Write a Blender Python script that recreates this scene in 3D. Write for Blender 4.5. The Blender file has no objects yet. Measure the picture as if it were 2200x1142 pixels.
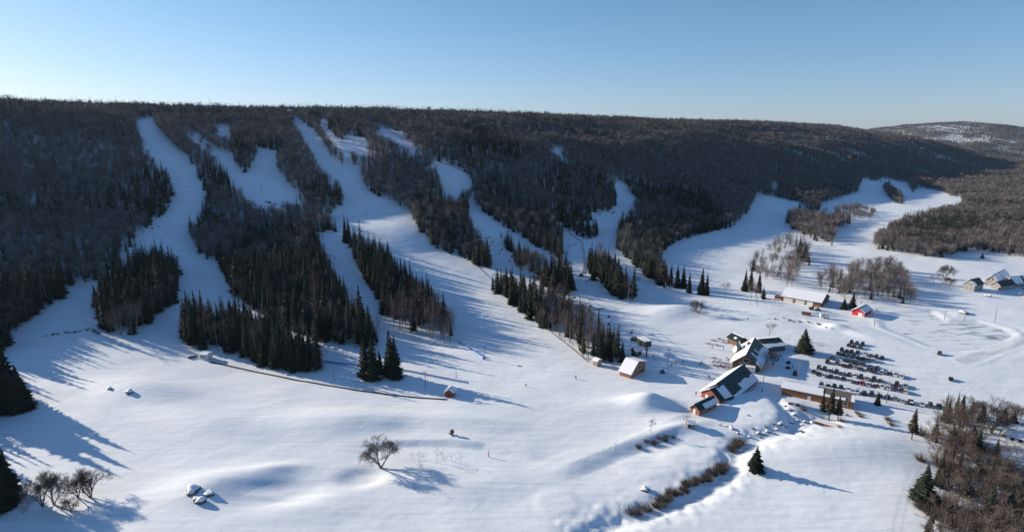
import bpy, bmesh, math, random
import numpy as np
from mathutils import Vector, Matrix
R=math.radians
# ------------------------------------------------------------------ camera, sky, sun, exposure
FX=1250.0; CU,CV=1100.0,571.0; HV=295.0; CAMH=100.0
PITCH=math.atan((CV-HV)/FX); SP,CP=math.sin(PITCH),math.cos(PITCH)
SUN_AZ=63.0; SUN_EL=17.0
scene=bpy.context.scene
cam=bpy.data.cameras.new('camera'); camo=bpy.data.objects.new('camera',cam); scene.collection.objects.link(camo)
camo.location=(0,0,CAMH); camo.rotation_euler=(math.pi/2-PITCH,0,0)
cam.sensor_width=36; cam.lens=FX/2200*36; cam.clip_start=1; cam.clip_end=60000
scene.camera=camo
world=bpy.data.worlds.new('World'); scene.world=world; world.use_nodes=True
wn=world.node_tree; wn.nodes.clear()
sky=wn.nodes.new('ShaderNodeTexSky'); sky.sky_type='NISHITA'; sky.sun_disc=False
sky.sun_elevation=R(SUN_EL); sky.sun_rotation=R(-SUN_AZ); sky.altitude=150
sky.air_density=1.0; sky.dust_density=0.3; sky.ozone_density=3.0
bg=wn.nodes.new('ShaderNodeBackground'); bg.inputs[1].default_value=0.105
wo=wn.nodes.new('ShaderNodeOutputWorld'); tn=wn.nodes.new('ShaderNodeMix'); tn.data_type='RGBA'; tn.blend_type='MULTIPLY'; tn.inputs[0].default_value=1; tn.inputs[7].default_value=(0.69,0.87,1.12,1)
tcw=wn.nodes.new('ShaderNodeTexCoord'); spw=wn.nodes.new('ShaderNodeSeparateXYZ'); wn.links.new(tcw.outputs['Generated'],spw.inputs[0])
mrw=wn.nodes.new('ShaderNodeMapRange'); mrw.inputs[1].default_value=0.0; mrw.inputs[2].default_value=0.20; wn.links.new(spw.outputs[2],mrw.inputs[0])
mtw=wn.nodes.new('ShaderNodeMix'); mtw.data_type='RGBA'; mtw.inputs[6].default_value=(0.80,0.90,1.30,1); mtw.inputs[7].default_value=(0.68,0.86,1.06,1)
wn.links.new(mrw.outputs[0],mtw.inputs[0]); wn.links.new(mtw.outputs[2],tn.inputs[7])
wn.links.new(sky.outputs[0],tn.inputs[6]); 
dv=wn.nodes.new('ShaderNodeVectorMath'); dv.operation='MULTIPLY_ADD'; dv.inputs[1].default_value=(.044,)*3; dv.inputs[2].default_value=(.93,)*3; wn.links.new(tn.outputs[2],dv.inputs[0])
dw=wn.nodes.new('ShaderNodeVectorMath'); dw.operation='DIVIDE'; wn.links.new(tn.outputs[2],dw.inputs[0]); wn.links.new(dv.outputs[0],dw.inputs[1]); wn.links.new(dw.outputs[0],bg.inputs[0]); wn.links.new(bg.outputs[0],wo.inputs[0])
SUNV=Vector((-math.sin(R(SUN_AZ))*math.cos(R(SUN_EL)),math.cos(R(SUN_AZ))*math.cos(R(SUN_EL)),math.sin(R(SUN_EL))))
sl=bpy.data.lights.new('sun','SUN'); sl.energy=5.0; sl.angle=R(0.5); sl.color=(1,0.88,0.72)
so=bpy.data.objects.new('sun',sl); scene.collection.objects.link(so)
so.rotation_euler=SUNV.to_track_quat('Z','Y').to_euler(); so.location=(-300,100,300)
scene.view_settings.view_transform='Standard'; scene.view_settings.look='None'
scene.view_settings.gamma=1; scene.view_settings.exposure=0.50
scene.cycles.volume_bounces=0; scene.cycles.max_bounces=4; scene.cycles.diffuse_bounces=2; scene.cycles.transparent_max_bounces=4
# ------------------------------------------------------------------ helpers
rng=np.random.default_rng(7); rnd=random.Random(5)
COL=scene.collection
def link(o,parent=None):
    COL.objects.link(o)
    if parent is not None: o.parent=parent
    return o
def tag(o,label=None,cat=None,group=None,kind=None):
    if label:o['label']=label
    if cat:o['category']=cat
    if group:o['group']=group
    if kind:o['kind']=kind
    return o
def empty(name,loc,rz=0,label=None,cat=None,group=None):
    o=bpy.data.objects.new(name,None); o.empty_display_size=0.5; o.location=loc; o.rotation_euler=(0,0,rz); COL.objects.link(o)
    return tag(o,label,cat,group)
def npmesh(name,V,F,mats=(),mi=None,smooth=False,attr=None):
    """V (n,3), F (m,3|4) arrays"""
    me=bpy.data.meshes.new(name); V=np.asarray(V,np.float32); F=np.asarray(F,np.int32); k=F.shape[1]
    me.vertices.add(len(V)); me.vertices.foreach_set('co',V.ravel())
    me.loops.add(F.size); me.loops.foreach_set('vertex_index',F.ravel())
    me.polygons.add(len(F)); me.polygons.foreach_set('loop_start',np.arange(0,F.size,k,dtype=np.int32))
    me.polygons.foreach_set('loop_total',np.full(len(F),k,np.int32))
    for m in mats: me.materials.append(m)
    if mi is not None: me.polygons.foreach_set('material_index',np.asarray(mi,np.int32))
    if smooth: me.polygons.foreach_set('use_smooth',np.ones(len(F),bool))
    if attr is not None:
        a=me.attributes.new('tint','FLOAT','POINT'); a.data.foreach_set('value',np.asarray(attr,np.float32))
    me.update(calc_edges=True); me.validate()
    return me
def obj(name,me,parent=None,loc=(0,0,0),rz=0):
    o=bpy.data.objects.new(name,me); o.location=loc; o.rotation_euler=(0,0,rz); return link(o,parent)
# ------------------------------------------------------------------ materials
MATS={}
def mat(name,col,rough=0.7,metal=0.0,noise=0.0,nscale=3.0,bump=0.0,emit=None,tint=0.0,spec=None):
    if name in MATS: return MATS[name]
    m=bpy.data.materials.new(name); m.use_nodes=True; nt=m.node_tree; b=nt.nodes['Principled BSDF']
    b.inputs['Roughness'].default_value=rough; b.inputs['Metallic'].default_value=metal
    if spec is not None: b.inputs['Specular IOR Level'].default_value=spec
    b.inputs['Base Color'].default_value=(*col,1)
    last=None
    if noise>0 or bump>0:
        tc=nt.nodes.new('ShaderNodeTexCoord'); n=nt.nodes.new('ShaderNodeTexNoise'); n.inputs['Scale'].default_value=nscale; n.inputs['Detail'].default_value=5
        nt.links.new(tc.outputs['Object'],n.inputs['Vector'])
    if noise>0:
        cr=nt.nodes.new('ShaderNodeMix'); cr.data_type='RGBA'
        cr.inputs[6].default_value=(*[c*(1-noise) for c in col],1); cr.inputs[7].default_value=(*[min(1,c*(1+noise)) for c in col],1)
        nt.links.new(n.outputs['Fac'],cr.inputs[0]); nt.links.new(cr.outputs[2],b.inputs['Base Color']); last=cr.outputs[2]
    if tint>0:
        oi=nt.nodes.new('ShaderNodeObjectInfo'); at=nt.nodes.new('ShaderNodeAttribute'); at.attribute_name='tint'
        ad=nt.nodes.new('ShaderNodeMath'); ad.operation='ADD'; nt.links.new(oi.outputs['Random'],ad.inputs[0]); nt.links.new(at.outputs['Fac'],ad.inputs[1])
        fr=nt.nodes.new('ShaderNodeMath'); fr.operation='FRACT'; nt.links.new(ad.outputs[0],fr.inputs[0])
        hs=nt.nodes.new('ShaderNodeHueSaturation')
        mr=nt.nodes.new('ShaderNodeMapRange'); mr.inputs[3].default_value=1-tint; mr.inputs[4].default_value=1+tint; nt.links.new(fr.outputs[0],mr.inputs[0])
        mh=nt.nodes.new('ShaderNodeMapRange'); mh.inputs[3].default_value=0.5-tint*0.06; mh.inputs[4].default_value=0.5+tint*0.06; nt.links.new(fr.outputs[0],mh.inputs[0])
        nt.links.new(mr.outputs[0],hs.inputs['Value']); nt.links.new(mh.outputs[0],hs.inputs['Hue'])
        if last is not None: nt.links.new(last,hs.inputs['Color'])
        else: hs.inputs['Color'].default_value=(*col,1)
        nt.links.new(hs.outputs[0],b.inputs['Base Color'])
    if bump>0:
        bp=nt.nodes.new('ShaderNodeBump'); bp.inputs['Strength'].default_value=bump; nt.links.new(n.outputs['Fac'],bp.inputs['Height']); nt.links.new(bp.outputs[0],b.inputs['Normal'])
    if emit: b.inputs['Emission Color'].default_value=(*emit,1); b.inputs['Emission Strength'].default_value=1
    MATS[name]=m; return m
def snow_ground():
    m=bpy.data.materials.new('snow_ground'); m.use_nodes=True; nt=m.node_tree; b=nt.nodes['Principled BSDF']; L=nt.links.new
    b.inputs['Roughness'].default_value=0.55; b.inputs['Specular IOR Level'].default_value=0.25
    tc=nt.nodes.new('ShaderNodeNewGeometry')
    def noise(s,d,dist=0):
        n=nt.nodes.new('ShaderNodeTexNoise'); n.inputs['Scale'].default_value=s; n.inputs['Detail'].default_value=d; n.inputs['Distortion'].default_value=dist
        L(tc.outputs['Position'],n.inputs['Vector']); return n
    n1=noise(0.02,4); n2=noise(0.35,6,0.4); n3=noise(2.2,4)
    mp=nt.nodes.new('ShaderNodeMapping'); mp.inputs['Rotation'].default_value=(0,0,R(35)); mp.inputs['Scale'].default_value=(0.05,0.55,0.3); L(tc.outputs['Position'],mp.inputs[0])
    n4=nt.nodes.new('ShaderNodeTexNoise'); n4.inputs['Scale'].default_value=1.0; n4.inputs['Detail'].default_value=5; L(mp.outputs[0],n4.inputs['Vector'])
    mix=nt.nodes.new('ShaderNodeMix'); mix.data_type='RGBA'; mix.inputs[6].default_value=(0.755,0.79,0.82,1); mix.inputs[7].default_value=(0.865,0.90,0.915,1); mm=nt.nodes.new('ShaderNodeMath'); mm.operation='ADD'; L(n1.outputs['Fac'],mm.inputs[0]); m5=nt.nodes.new('ShaderNodeMath'); m5.operation='MULTIPLY_ADD'; L(n4.outputs['Fac'],m5.inputs[0]); m5.inputs[1].default_value=2.4; m5.inputs[2].default_value=-1.2; L(m5.outputs[0],mm.inputs[1]); mm.use_clamp=True; L(mm.outputs[0],mix.inputs[0])
    # worn vehicle tracks and rough ground mask (vertex attribute 'wear')
    at=nt.nodes.new('ShaderNodeAttribute'); at.attribute_name='wear'
    mw=nt.nodes.new('ShaderNodeMix'); mw.data_type='RGBA'; mw.inputs[7].default_value=(0.58,0.585,0.60,1); L(mix.outputs[2],mw.inputs[6])
    ml=nt.nodes.new('ShaderNodeMath'); ml.operation='MULTIPLY'; L(at.outputs['Fac'],ml.inputs[0]); L(n2.outputs['Fac'],ml.inputs[1]); L(ml.outputs[0],mw.inputs[0])
    L(mw.outputs[2],b.inputs['Base Color'])
    rg=nt.nodes.new('ShaderNodeAttribute'); rg.attribute_name='rough'
    h=nt.nodes.new('ShaderNodeMath'); h.operation='MULTIPLY_ADD'; L(n2.outputs['Fac'],h.inputs[0]); h.inputs[1].default_value=0.15; 
    h4=nt.nodes.new('ShaderNodeMath'); h4.operation='MULTIPLY'; L(n4.outputs['Fac'],h4.inputs[0]); h4.inputs[1].default_value=0.25; L(h4.outputs[0],h.inputs[2])
    r3=nt.nodes.new('ShaderNodeMath'); r3.operation='MULTIPLY_ADD'; L(rg.outputs['Fac'],r3.inputs[0]); r3.inputs[1].default_value=0.2; r3.inputs[2].default_value=0.015
    h3=nt.nodes.new('ShaderNodeMath'); h3.operation='MULTIPLY_ADD'; L(n3.outputs['Fac'],h3.inputs[0]); L(r3.outputs[0],h3.inputs[1]); L(h.outputs[0],h3.inputs[2])
    bp=nt.nodes.new('ShaderNodeBump'); bp.inputs['Strength'].default_value=0.55; bp.inputs['Distance'].default_value=1.0; L(h3.outputs[0],bp.inputs['Height']); L(bp.outputs[0],b.inputs['Normal'])
    return m
M_SNOWG=snow_ground()
M_SNOW=mat('snow',(0.86,0.87,0.89),0.6,noise=0.04,nscale=1.5,bump=0.15)
M_NEEDLE=mat('needles',(0.030,0.036,0.024),0.85,tint=0.35,spec=0.1)
M_TWIGF=mat('sunlit_far_twigs',(0.20,0.174,0.166),0.85,tint=0.25,spec=0.1)  # paler copy of the twigs for far woods, sunlight put into the colour
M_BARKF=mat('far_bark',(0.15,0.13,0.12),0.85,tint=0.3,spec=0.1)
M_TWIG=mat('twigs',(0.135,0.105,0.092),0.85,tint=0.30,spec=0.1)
M_BARK=mat('bark',(0.16,0.13,0.11),0.9,noise=0.3,nscale=6,tint=0.2,spec=0.1)
M_BIRCH=mat('pale_bark',(0.25,0.215,0.19),0.85,noise=0.35,nscale=5,tint=0.25,spec=0.1)
# ------------------------------------------------------------------ terrain
def project(X,Y,Z):
    X=np.asarray(X,float);Y=np.asarray(Y,float);Z=np.asarray(Z,float)-CAMH
    d=np.maximum(Y*CP-Z*SP,1e-3); h=Y*SP+Z*CP
    return CU+FX*X/d, CV-FX*h/d
def ray(u,v):
    u=np.asarray(u,float);v=np.asarray(v,float); q=(v-CV)/FX
    return (u-CU)/FX+0*q, CP-q*SP+0*u, -SP-q*CP+0*u
def G0(u,v,z=0.0):
    a,b,c=ray(u,v); t=(z-CAMH)/c; return float(a*t),float(b*t)
def sstep(a,b,x):
    t=np.clip((x-a)/(b-a),0,1); return t*t*(3-2*t)
def perp(X,Y,P):
    best=np.full(X.shape,1e18); pd=np.zeros(X.shape)
    for i in range(len(P)-1):
        ax,ay=P[i];bx,by=P[i+1];dx,dy=bx-ax,by-ay;L2=dx*dx+dy*dy
        t=np.clip(((X-ax)*dx+(Y-ay)*dy)/L2,0,1); d=(X-ax-t*dx)**2+(Y-ay-t*dy)**2; m=d<best
        best=np.where(m,d,best); pd=np.where(m,(dx*(Y-ay)-dy*(X-ax))/math.sqrt(L2),pd)
    return np.sqrt(best),pd
def polydist(X,Y,P,ext=50):
    best=np.full(X.shape,1e18); sg=np.ones(X.shape); par=np.zeros(X.shape)
    for i in range(len(P)-1):
        ax,ay=P[i];bx,by=P[i+1];dx,dy=bx-ax,by-ay;L2=dx*dx+dy*dy
        tt=((X-ax)*dx+(Y-ay)*dy)/L2
        t=np.clip(tt,0 if i else -ext,1 if i<len(P)-2 else 1+ext)
        d=(X-ax-t*dx)**2+(Y-ay-t*dy)**2
        m=d<best
        best=np.where(m,d,best); sg=np.where(m,np.sign(dx*(Y-ay)-dy*(X-ax)),sg); par=np.where(m,i+t,par)
    return np.sqrt(best),sg,par
FOOT=[(-420,60),(-300,130),(-170,215),(0,290),(104,358),(220,470),(330,600),(480,790),(700,1050),(1100,1450),(1700,2000),(2400,2650)]
RIDGE=[(-1500,700),(-1100,760),(-786,800),(-560,800),(-390,810),(-206,860),(-83,960),(70,1130),(330,1400),(676,1690),(907,1900),(1296,2300),(1750,2850),(1950,3300)]
PX=[-1,0,.12,.25,.4,.5,.6,.72,.82,.9,1.0,1.3]
PX2=[-1,0,.12,.25,.38,.5,.62,.75,.88,1.0,1.3]
PZ2=[0,0,.06,.20,.41,.57,.69,.80,.91,1.0,1.0]
PZ=[0,0,.03,.10,.27,.46,.65,.79,.88,.94,1.0,1.0]
def hashn(i,j,s):
    n=(i*374761393+j*668265263+s*1442695041)&0xffffffff
    n=((n^(n>>13))*1274126177)&0xffffffff
    return ((n^(n>>16))&0xffff)/65535.0
def vnoise(X,Y,sc,s):
    x=X/sc+1000.3;y=Y/sc+1000.7
    i=np.floor(x).astype(np.int64);j=np.floor(y).astype(np.int64);fx=x-i;fy=y-j
    fx=fx*fx*fx*(fx*(fx*6-15)+10);fy=fy*fy*fy*(fy*(fy*6-15)+10)
    a=hashn(i,j,s);b=hashn(i+1,j,s);c=hashn(i,j+1,s);d=hashn(i+1,j+1,s)
    return (a+(b-a)*fx+(c-a)*fy+(a-b-c+d)*fx*fy)*2-1
def gb(X,Y,x,y,rx,ry,h,ang=0,pw=1.0):
    c,s=math.cos(R(ang)),math.sin(R(ang))
    dx,dy=X-x,Y-y; a=(dx*c+dy*s)/rx; b=(-dx*s+dy*c)/ry
    return h*np.exp(-(a*a+b*b)**pw)
def px(u,v,rx,ry,h,ang=0,pw=1.0):
    x,y=G0(u,v); return (x,y,rx,ry,h,ang,pw)
BUMPS=[px(760,905,26,9,2.6,-6),px(860,925,18,7,-0.9,0),px(300,838,24,10,3.0,-12),px(430,905,26,8,1.6,-20),
 px(600,1056,13,7,-1.5,8,1.5),px(520,1025,13,6,1.3,10),px(600,1005,8,3,1.0,8),px(560,1060,7,3,.7,0),px(782,1022,7,5,-1.2,10,1.5),
 px(430,1050,12,8,1.6),px(1392,872,8,6,3.8),px(1355,872,18,6,1.4,-4),px(1197,1080,6.5,6,0.28,0,3.0),
 px(1450,668,18,12,3.0,30),px(1500,985,11,8,.4,0,3.0),px(1400,1000,11,7,.4,0,3.0),px(1640,880,16,14,2.4,-20,1.6),
 px(1850,965,22,12,2.2,10),px(1700,975,18,12,1.6),px(1960,1040,16,12,1.2),px(1500,925,14,7,1.2),
 px(1790,705,6,5,1.8),px(1440,930,14,3,1.5,24),px(985,905,20,6,1.0,-8),px(660,1090,20,8,.8),px(1000,1040,24,8,.9)]
def WP(pts): return [G0(a,b) for a,b in pts]
BANK1=WP([(1262,998),(1350,963),(1405,938),(1458,915)])          # steps down to the lower right
CREEK=WP([(1250,1155),(1350,1112),(1430,1085),(1500,1055),(1560,1015),(1585,970),(1640,938),(1700,922),(1740,900),(1775,905)])
CREEK2=WP([(1700,922),(1695,895),(1665,862)])
BANK2=WP([(830,952),(900,950),(960,951),(1040,958),(1110,975)])
BANK3=WP([(1655,680),(1720,688),(1775,700),(1800,708)])
POND=WP([(1895,690),(1930,672),(2000,668),(2035,690),(2100,690),(2160,706),(2183,722),(2150,742),(2110,752),(2060,752),(2000,742),(1950,722),(1905,705)])
ROAD=WP([(2230,715),(2190,735),(2140,752),(2095,772),(2075,778)])
LOT=WP([(1700,740),(1820,722),(1900,760),(1985,820),(2090,880),(2150,900),(2040,905),(1900,875),(1760,840),(1700,800)])
def inpoly(X,Y,P):
    r=np.zeros(X.shape,bool); n=len(P)
    for i in range(n):
        x0,y0=P[i];x1,y1=P[(i+1)%n]
        if y0==y1: continue
        c=((y0>Y)!=(y1>Y))&(X<(x1-x0)*(Y-y0)/(y1-y0)+x0); r^=c
    return r
def terrain(X,Y):
    X=np.asarray(X,float);Y=np.asarray(Y,float); sh=X.shape; X=np.atleast_1d(X);Y=np.atleast_1d(Y)
    dF,sF,_=polydist(X,Y,FOOT); dR,sR,pR=polydist(X,Y,RIDGE)
    t=dF*sF/(np.maximum(dF+dR,1)); t=np.where(sR>0,1.0,t); t=np.where(sF<0,-dF/600,t)
    top=133.0+2*sstep(4,8,pR)
    g8=sstep(5.8,8.2,pR); z=top*(np.interp(t,PX,PZ)*(1-g8)+np.interp(t,PX2,PZ2)*g8)
    z=np.where(sR>0,top+np.minimum(dR,3000)*0.003,z)
    far=sstep(10.5,13.3,pR); z=z*(1-0.8*far)
    r=np.hypot(X,Y)
    hill=sstep(0.05,0.5,t)
    z=z+hill*(9*vnoise(X,Y,230,1)+4.5*vnoise(X,Y,95,2))*(1-0.8*sstep(.75,1,t))
    z=z+sstep(1200,2200,r)*hill*11*vnoise(X,Y,520,8)*(1-0.7*sstep(.8,1,t))
    z=z+sstep(150,700,r)*(1-hill)*2.5*vnoise(X,Y,160,3)
    z=z+0.5*vnoise(X,Y,38,4)+0.10*vnoise(X,Y,11,5)
    xr,yr=X*.82+Y*.57,-X*.57+Y*.82; z=z+(0.045*vnoise(xr/3.2,yr,4.5,6)+0.02*vnoise(xr/2,yr,1.9,7))*(r<700)
    z=z+gb(X,Y,-95,465,62,52,7.5)+gb(X,Y,-560,520,170,200,30)+gb(X,Y,-420,330,110,120,12)
    z=z+gb(X,Y,2900,3700,620,800,114)+gb(X,Y,3150,4300,1500,900,70)+gb(X,Y,4300,3900,600,800,90)+gb(X,Y,5000,6500,4500,1500,150)
    nr=r<900
    if nr.any():
        x,y=X[nr],Y[nr]; a=np.zeros(x.shape)
        for b in BUMPS: a+=gb(x,y,*b)
        d,s=perp(x,y,BANK1); a+=np.clip(s/3.2,-1,1)*.65*np.exp(-(d/9)**2)
        d,s,p=polydist(x,y,CREEK,0); a+=-1.5*np.exp(-(d/4.0)**2)+0.25*vnoise(x,y,2.3,31)*np.exp(-(d/8)**2)
        d,s,p=polydist(x,y,CREEK2,0); a+=-1.1*np.exp(-(d/2.6)**2)
        d,s=perp(x,y,BANK2); a+=np.clip(s/1.5,-1,1)*.6*np.exp(-(d/8)**2)
        d,s=perp(x,y,BANK3); a+=np.clip(s/3,-1,1)*.8*np.exp(-(d/14)**2)
        z[nr]+=a
        # flat pond with a ploughed rim, flat road and parking
        dp,_,_=polydist(x,y,POND+[POND[0]],0); ins=inpoly(x,y,POND)
        sd=np.where(ins,-dp,dp); f=1-sstep(-2,14,sd); z[nr]=z[nr]*(1-f)-0.5*f; z[nr]+=0.45*np.exp(-((sd-3)/3.0)**2)
        d,_,_=polydist(x,y,ROAD,0); z[nr]-=0.08*np.exp(-(d/3.0)**4); z[nr]+=0.10*np.exp(-((d-4.4)/1.2)**2)
    return z.reshape(sh)
def cast(u,v,rmax=9000,n=500):
    dx,dy,dz=ray(u,v); sh=np.broadcast(dx,dy,dz).shape
    dx,dy,dz=[np.broadcast_to(a,sh).ravel() for a in (dx,dy,dz)]
    ts=np.geomspace(90,rmax,n); lo=np.full(dx.shape,np.nan);hi=lo.copy();act=np.ones(dx.shape,bool);pt=ts[0]
    for t in ts[1:]:
        idx=np.nonzero(act)[0]
        if not len(idx):break
        below=CAMH+dz[idx]*t<terrain(dx[idx]*t,dy[idx]*t)
        k=idx[below]; lo[k]=pt;hi[k]=t;act[k]=False; pt=t
    k=np.nonzero(~act)[0]; a,b=lo[k],hi[k]
    for _ in range(14):
        m=(a+b)/2; bl=CAMH+dz[k]*m<terrain(dx[k]*m,dy[k]*m)
        b=np.where(bl,m,b);a=np.where(bl,a,m)
    T=np.full(dx.shape,np.nan);T[k]=(a+b)/2
    return (dx*T).reshape(sh),(dy*T).reshape(sh),(CAMH+dz*T).reshape(sh)
def H(x,y): return float(terrain(np.array([x]),np.array([y]))[0])
_gu,_gv=np.meshgrid(np.arange(-40,2260,20),np.arange(200,1220,10)); _gX,_gY,_gZ=cast(_gu,_gv,n=260)
_gu1=_gu[0];_gv1=_gv[:,0]; _gT=np.sqrt(_gX**2+_gY**2+(_gZ-CAMH)**2)/np.sqrt(sum(a*a for a in ray(_gu,_gv)))
def at(u,v,dz=0.0):
    """world point of the ground under photograph pixel (u,v)"""
    i=int(np.clip(round((v-200)/10),0,len(_gv1)-1)); j=int(np.clip(round((u+40)/20),0,len(_gu1)-1))
    t=_gT[i,j]
    if not t==t: t=1500.0
    a,b,c=[float(k) for k in ray(u,v)]
    ts=t*np.linspace(0.8,1.25,120); g=CAMH+c*ts-terrain(a*ts,b*ts)
    k=np.nonzero(g<0)[0]
    if len(k) and k[0]>0:
        k=k[0]; f=g[k-1]/(g[k-1]-g[k]); t=ts[k-1]+f*(ts[k]-ts[k-1])
    x,y=a*t,b*t
    return Vector((x,y,H(x,y)+dz))
def build_pond():
    cx=sum(p[0] for p in POND)/len(POND); cy=sum(p[1] for p in POND)/len(POND)
    P=[(cx+(x-cx)*.93,cy+(y-cy)*.93) for x,y in POND]; n=len(P)
    m=bpy.data.materials.new('wind_blown_ice'); m.use_nodes=True; nt=m.node_tree; b=nt.nodes['Principled BSDF']; g=nt.nodes.new('ShaderNodeNewGeometry')
    mp=nt.nodes.new('ShaderNodeMapping'); mp.inputs['Scale'].default_value=(.05,.16,.1); mp.inputs['Rotation'].default_value=(0,0,R(-12)); nt.links.new(g.outputs['Position'],mp.inputs[0])
    no=nt.nodes.new('ShaderNodeTexNoise'); no.inputs['Scale'].default_value=1.6; no.inputs['Detail'].default_value=9; no.inputs['Roughness'].default_value=.65; nt.links.new(mp.outputs[0],no.inputs['Vector'])
    # bare ice lies towards the far east end
    sx=nt.nodes.new('ShaderNodeSeparateXYZ'); nt.links.new(g.outputs['Position'],sx.inputs[0]); mr=nt.nodes.new('ShaderNodeMapRange'); mr.inputs[1].default_value=cx+5; mr.inputs[2].default_value=cx+75; mr.inputs[3].default_value=-.16; mr.inputs[4].default_value=.12; nt.links.new(sx.outputs[0],mr.inputs[0])
    ad=nt.nodes.new('ShaderNodeMath'); nt.links.new(no.outputs['Fac'],ad.inputs[0]); nt.links.new(mr.outputs[0],ad.inputs[1])
    cr=nt.nodes.new('ShaderNodeValToRGB'); cr.color_ramp.elements[0].position=.38; cr.color_ramp.elements[0].color=(.84,.87,.89,1); cr.color_ramp.elements[1].position=.50; cr.color_ramp.elements[1].color=(.24,.26,.29,1); nt.links.new(ad.outputs[0],cr.inputs[0]); nt.links.new(cr.outputs[0],b.inputs['Base Color']); bp=nt.nodes.new('ShaderNodeBump'); bp.inputs['Strength'].default_value=.35; nt.links.new(no.outputs['Fac'],bp.inputs['Height']); nt.links.new(bp.outputs[0],b.inputs['Normal']); b.inputs['Roughness'].default_value=.5
    me=bpy.data.meshes.new('frozen_pond'); me.from_pydata([(x,y,-0.44) for x,y in P],[],[tuple(range(n))]); me.materials.append(m); o=obj('frozen_pond',me); tag(o,kind='structure')
# ground sheet: polar grid reaching past the horizon
def build_ground():
    az=np.concatenate([np.linspace(-180,-56,45)[:-1],np.linspace(-56,56,1300),np.linspace(56,180,45)[1:-1]])
    r=np.concatenate([[3,15,35,60],np.geomspace(85,2600,1000),np.geomspace(2650,12000,120)])
    A,Rr=np.meshgrid(R(1)*az,r); X=Rr*np.sin(A);Y=Rr*np.cos(A); Z=terrain(X,Y)
    n,m=X.shape; V=np.stack([X,Y,Z],-1).reshape(-1,3)
    i=np.arange(n-1)[:,None]*m; j=np.arange(m)[None,:]; jn=(j+1)%m
    F=np.stack([i+j,i+m+j,i+m+jn,i+jn],-1).reshape(-1,4)[:,::-1]
    me=npmesh('ground',V,F,[M_SNOWG],smooth=True)
    x,y=V[:,0].astype(float),V[:,1].astype(float)
    wear=np.zeros(len(V)); rough=np.zeros(len(V)); k=np.hypot(x,y)<900; xx,yy=x[k],y[k]
    d,_,_=polydist(xx,yy,ROAD,0); w=np.exp(-(d/3)**4)*1.3
    ins=inpoly(xx,yy,LOT); dl,_,_=polydist(xx,yy,LOT+[LOT[0]],0); w=np.maximum(w,.75*np.where(ins,sstep(0,8,dl),0))
    for pts,wd,st in TRACKS:
        d,_,_=polydist(xx,yy,WP(pts),0); w=np.maximum(w,st*np.exp(-((d-wd)/.35)**2))
    wear[k]=w
    d,_,_=polydist(xx,yy,CREEK,0); q=np.exp(-(d/7)**2)
    for u,v,rx,ry in ROUGH:
        cx,cy=G0(u,v); q=np.maximum(q,gb(xx,yy,cx,cy,rx,ry,1))
    rough[k]=q
    for nm,a in (('wear',wear),('rough',rough)):
        t=me.attributes.new(nm,'FLOAT','POINT'); t.data.foreach_set('value',a.astype(np.float32))
    o=obj('ground',me); tag(o,kind='structure')
TRACKS=[([(1700,812),(1790,838),(1900,868),(2040,895),(2200,915)],.8,.9),([(1700,790),(1800,815),(1920,842),(2020,850)],.8,.9),([(1720,770),(1830,782),(1930,806),(2010,822)],.8,.9),([(1830,690),(1800,720),(1760,770),(1700,800)],.9,.9),([(1500,690),(1420,740),(1330,770)],.9,.5),([(1620,700),(1700,705),(1790,690)],.9,.7),([(1480,830),(1430,830),(1300,850),(1200,872)],1.2,.6),([(1200,872),(1000,900),(860,905)],1.2,.4),([(1640,815),(1700,826),(1680,860)],.8,.8),([(2200,770),(2110,810),(2060,850),(2090,870)],.9,.9),([(1925,1142),(1940,1080),(1965,1010),(2000,980),(1960,955),(1900,940)],.9,.8),
 ([(1325,1140),(1250,1120),(300,1085)],.8,.3),([(1500,760),(1530,720),(1600,690),(1660,680)],3.0,.7),([(1500,760),(1530,720),(1600,690),(1660,680)],1.0,.5)]
ROUGH=[(430,1050,14,9),(560,1030,18,10),(1080,940,30,8),(400,890,30,9),(960,830,25,10),(1200,1080,7,7),(1180,1000,25,8),(2150,800,25,15),(1000,1030,20,8),(320,500,20,40),(1285,455,20,30)]
build_ground()
build_pond()
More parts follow.
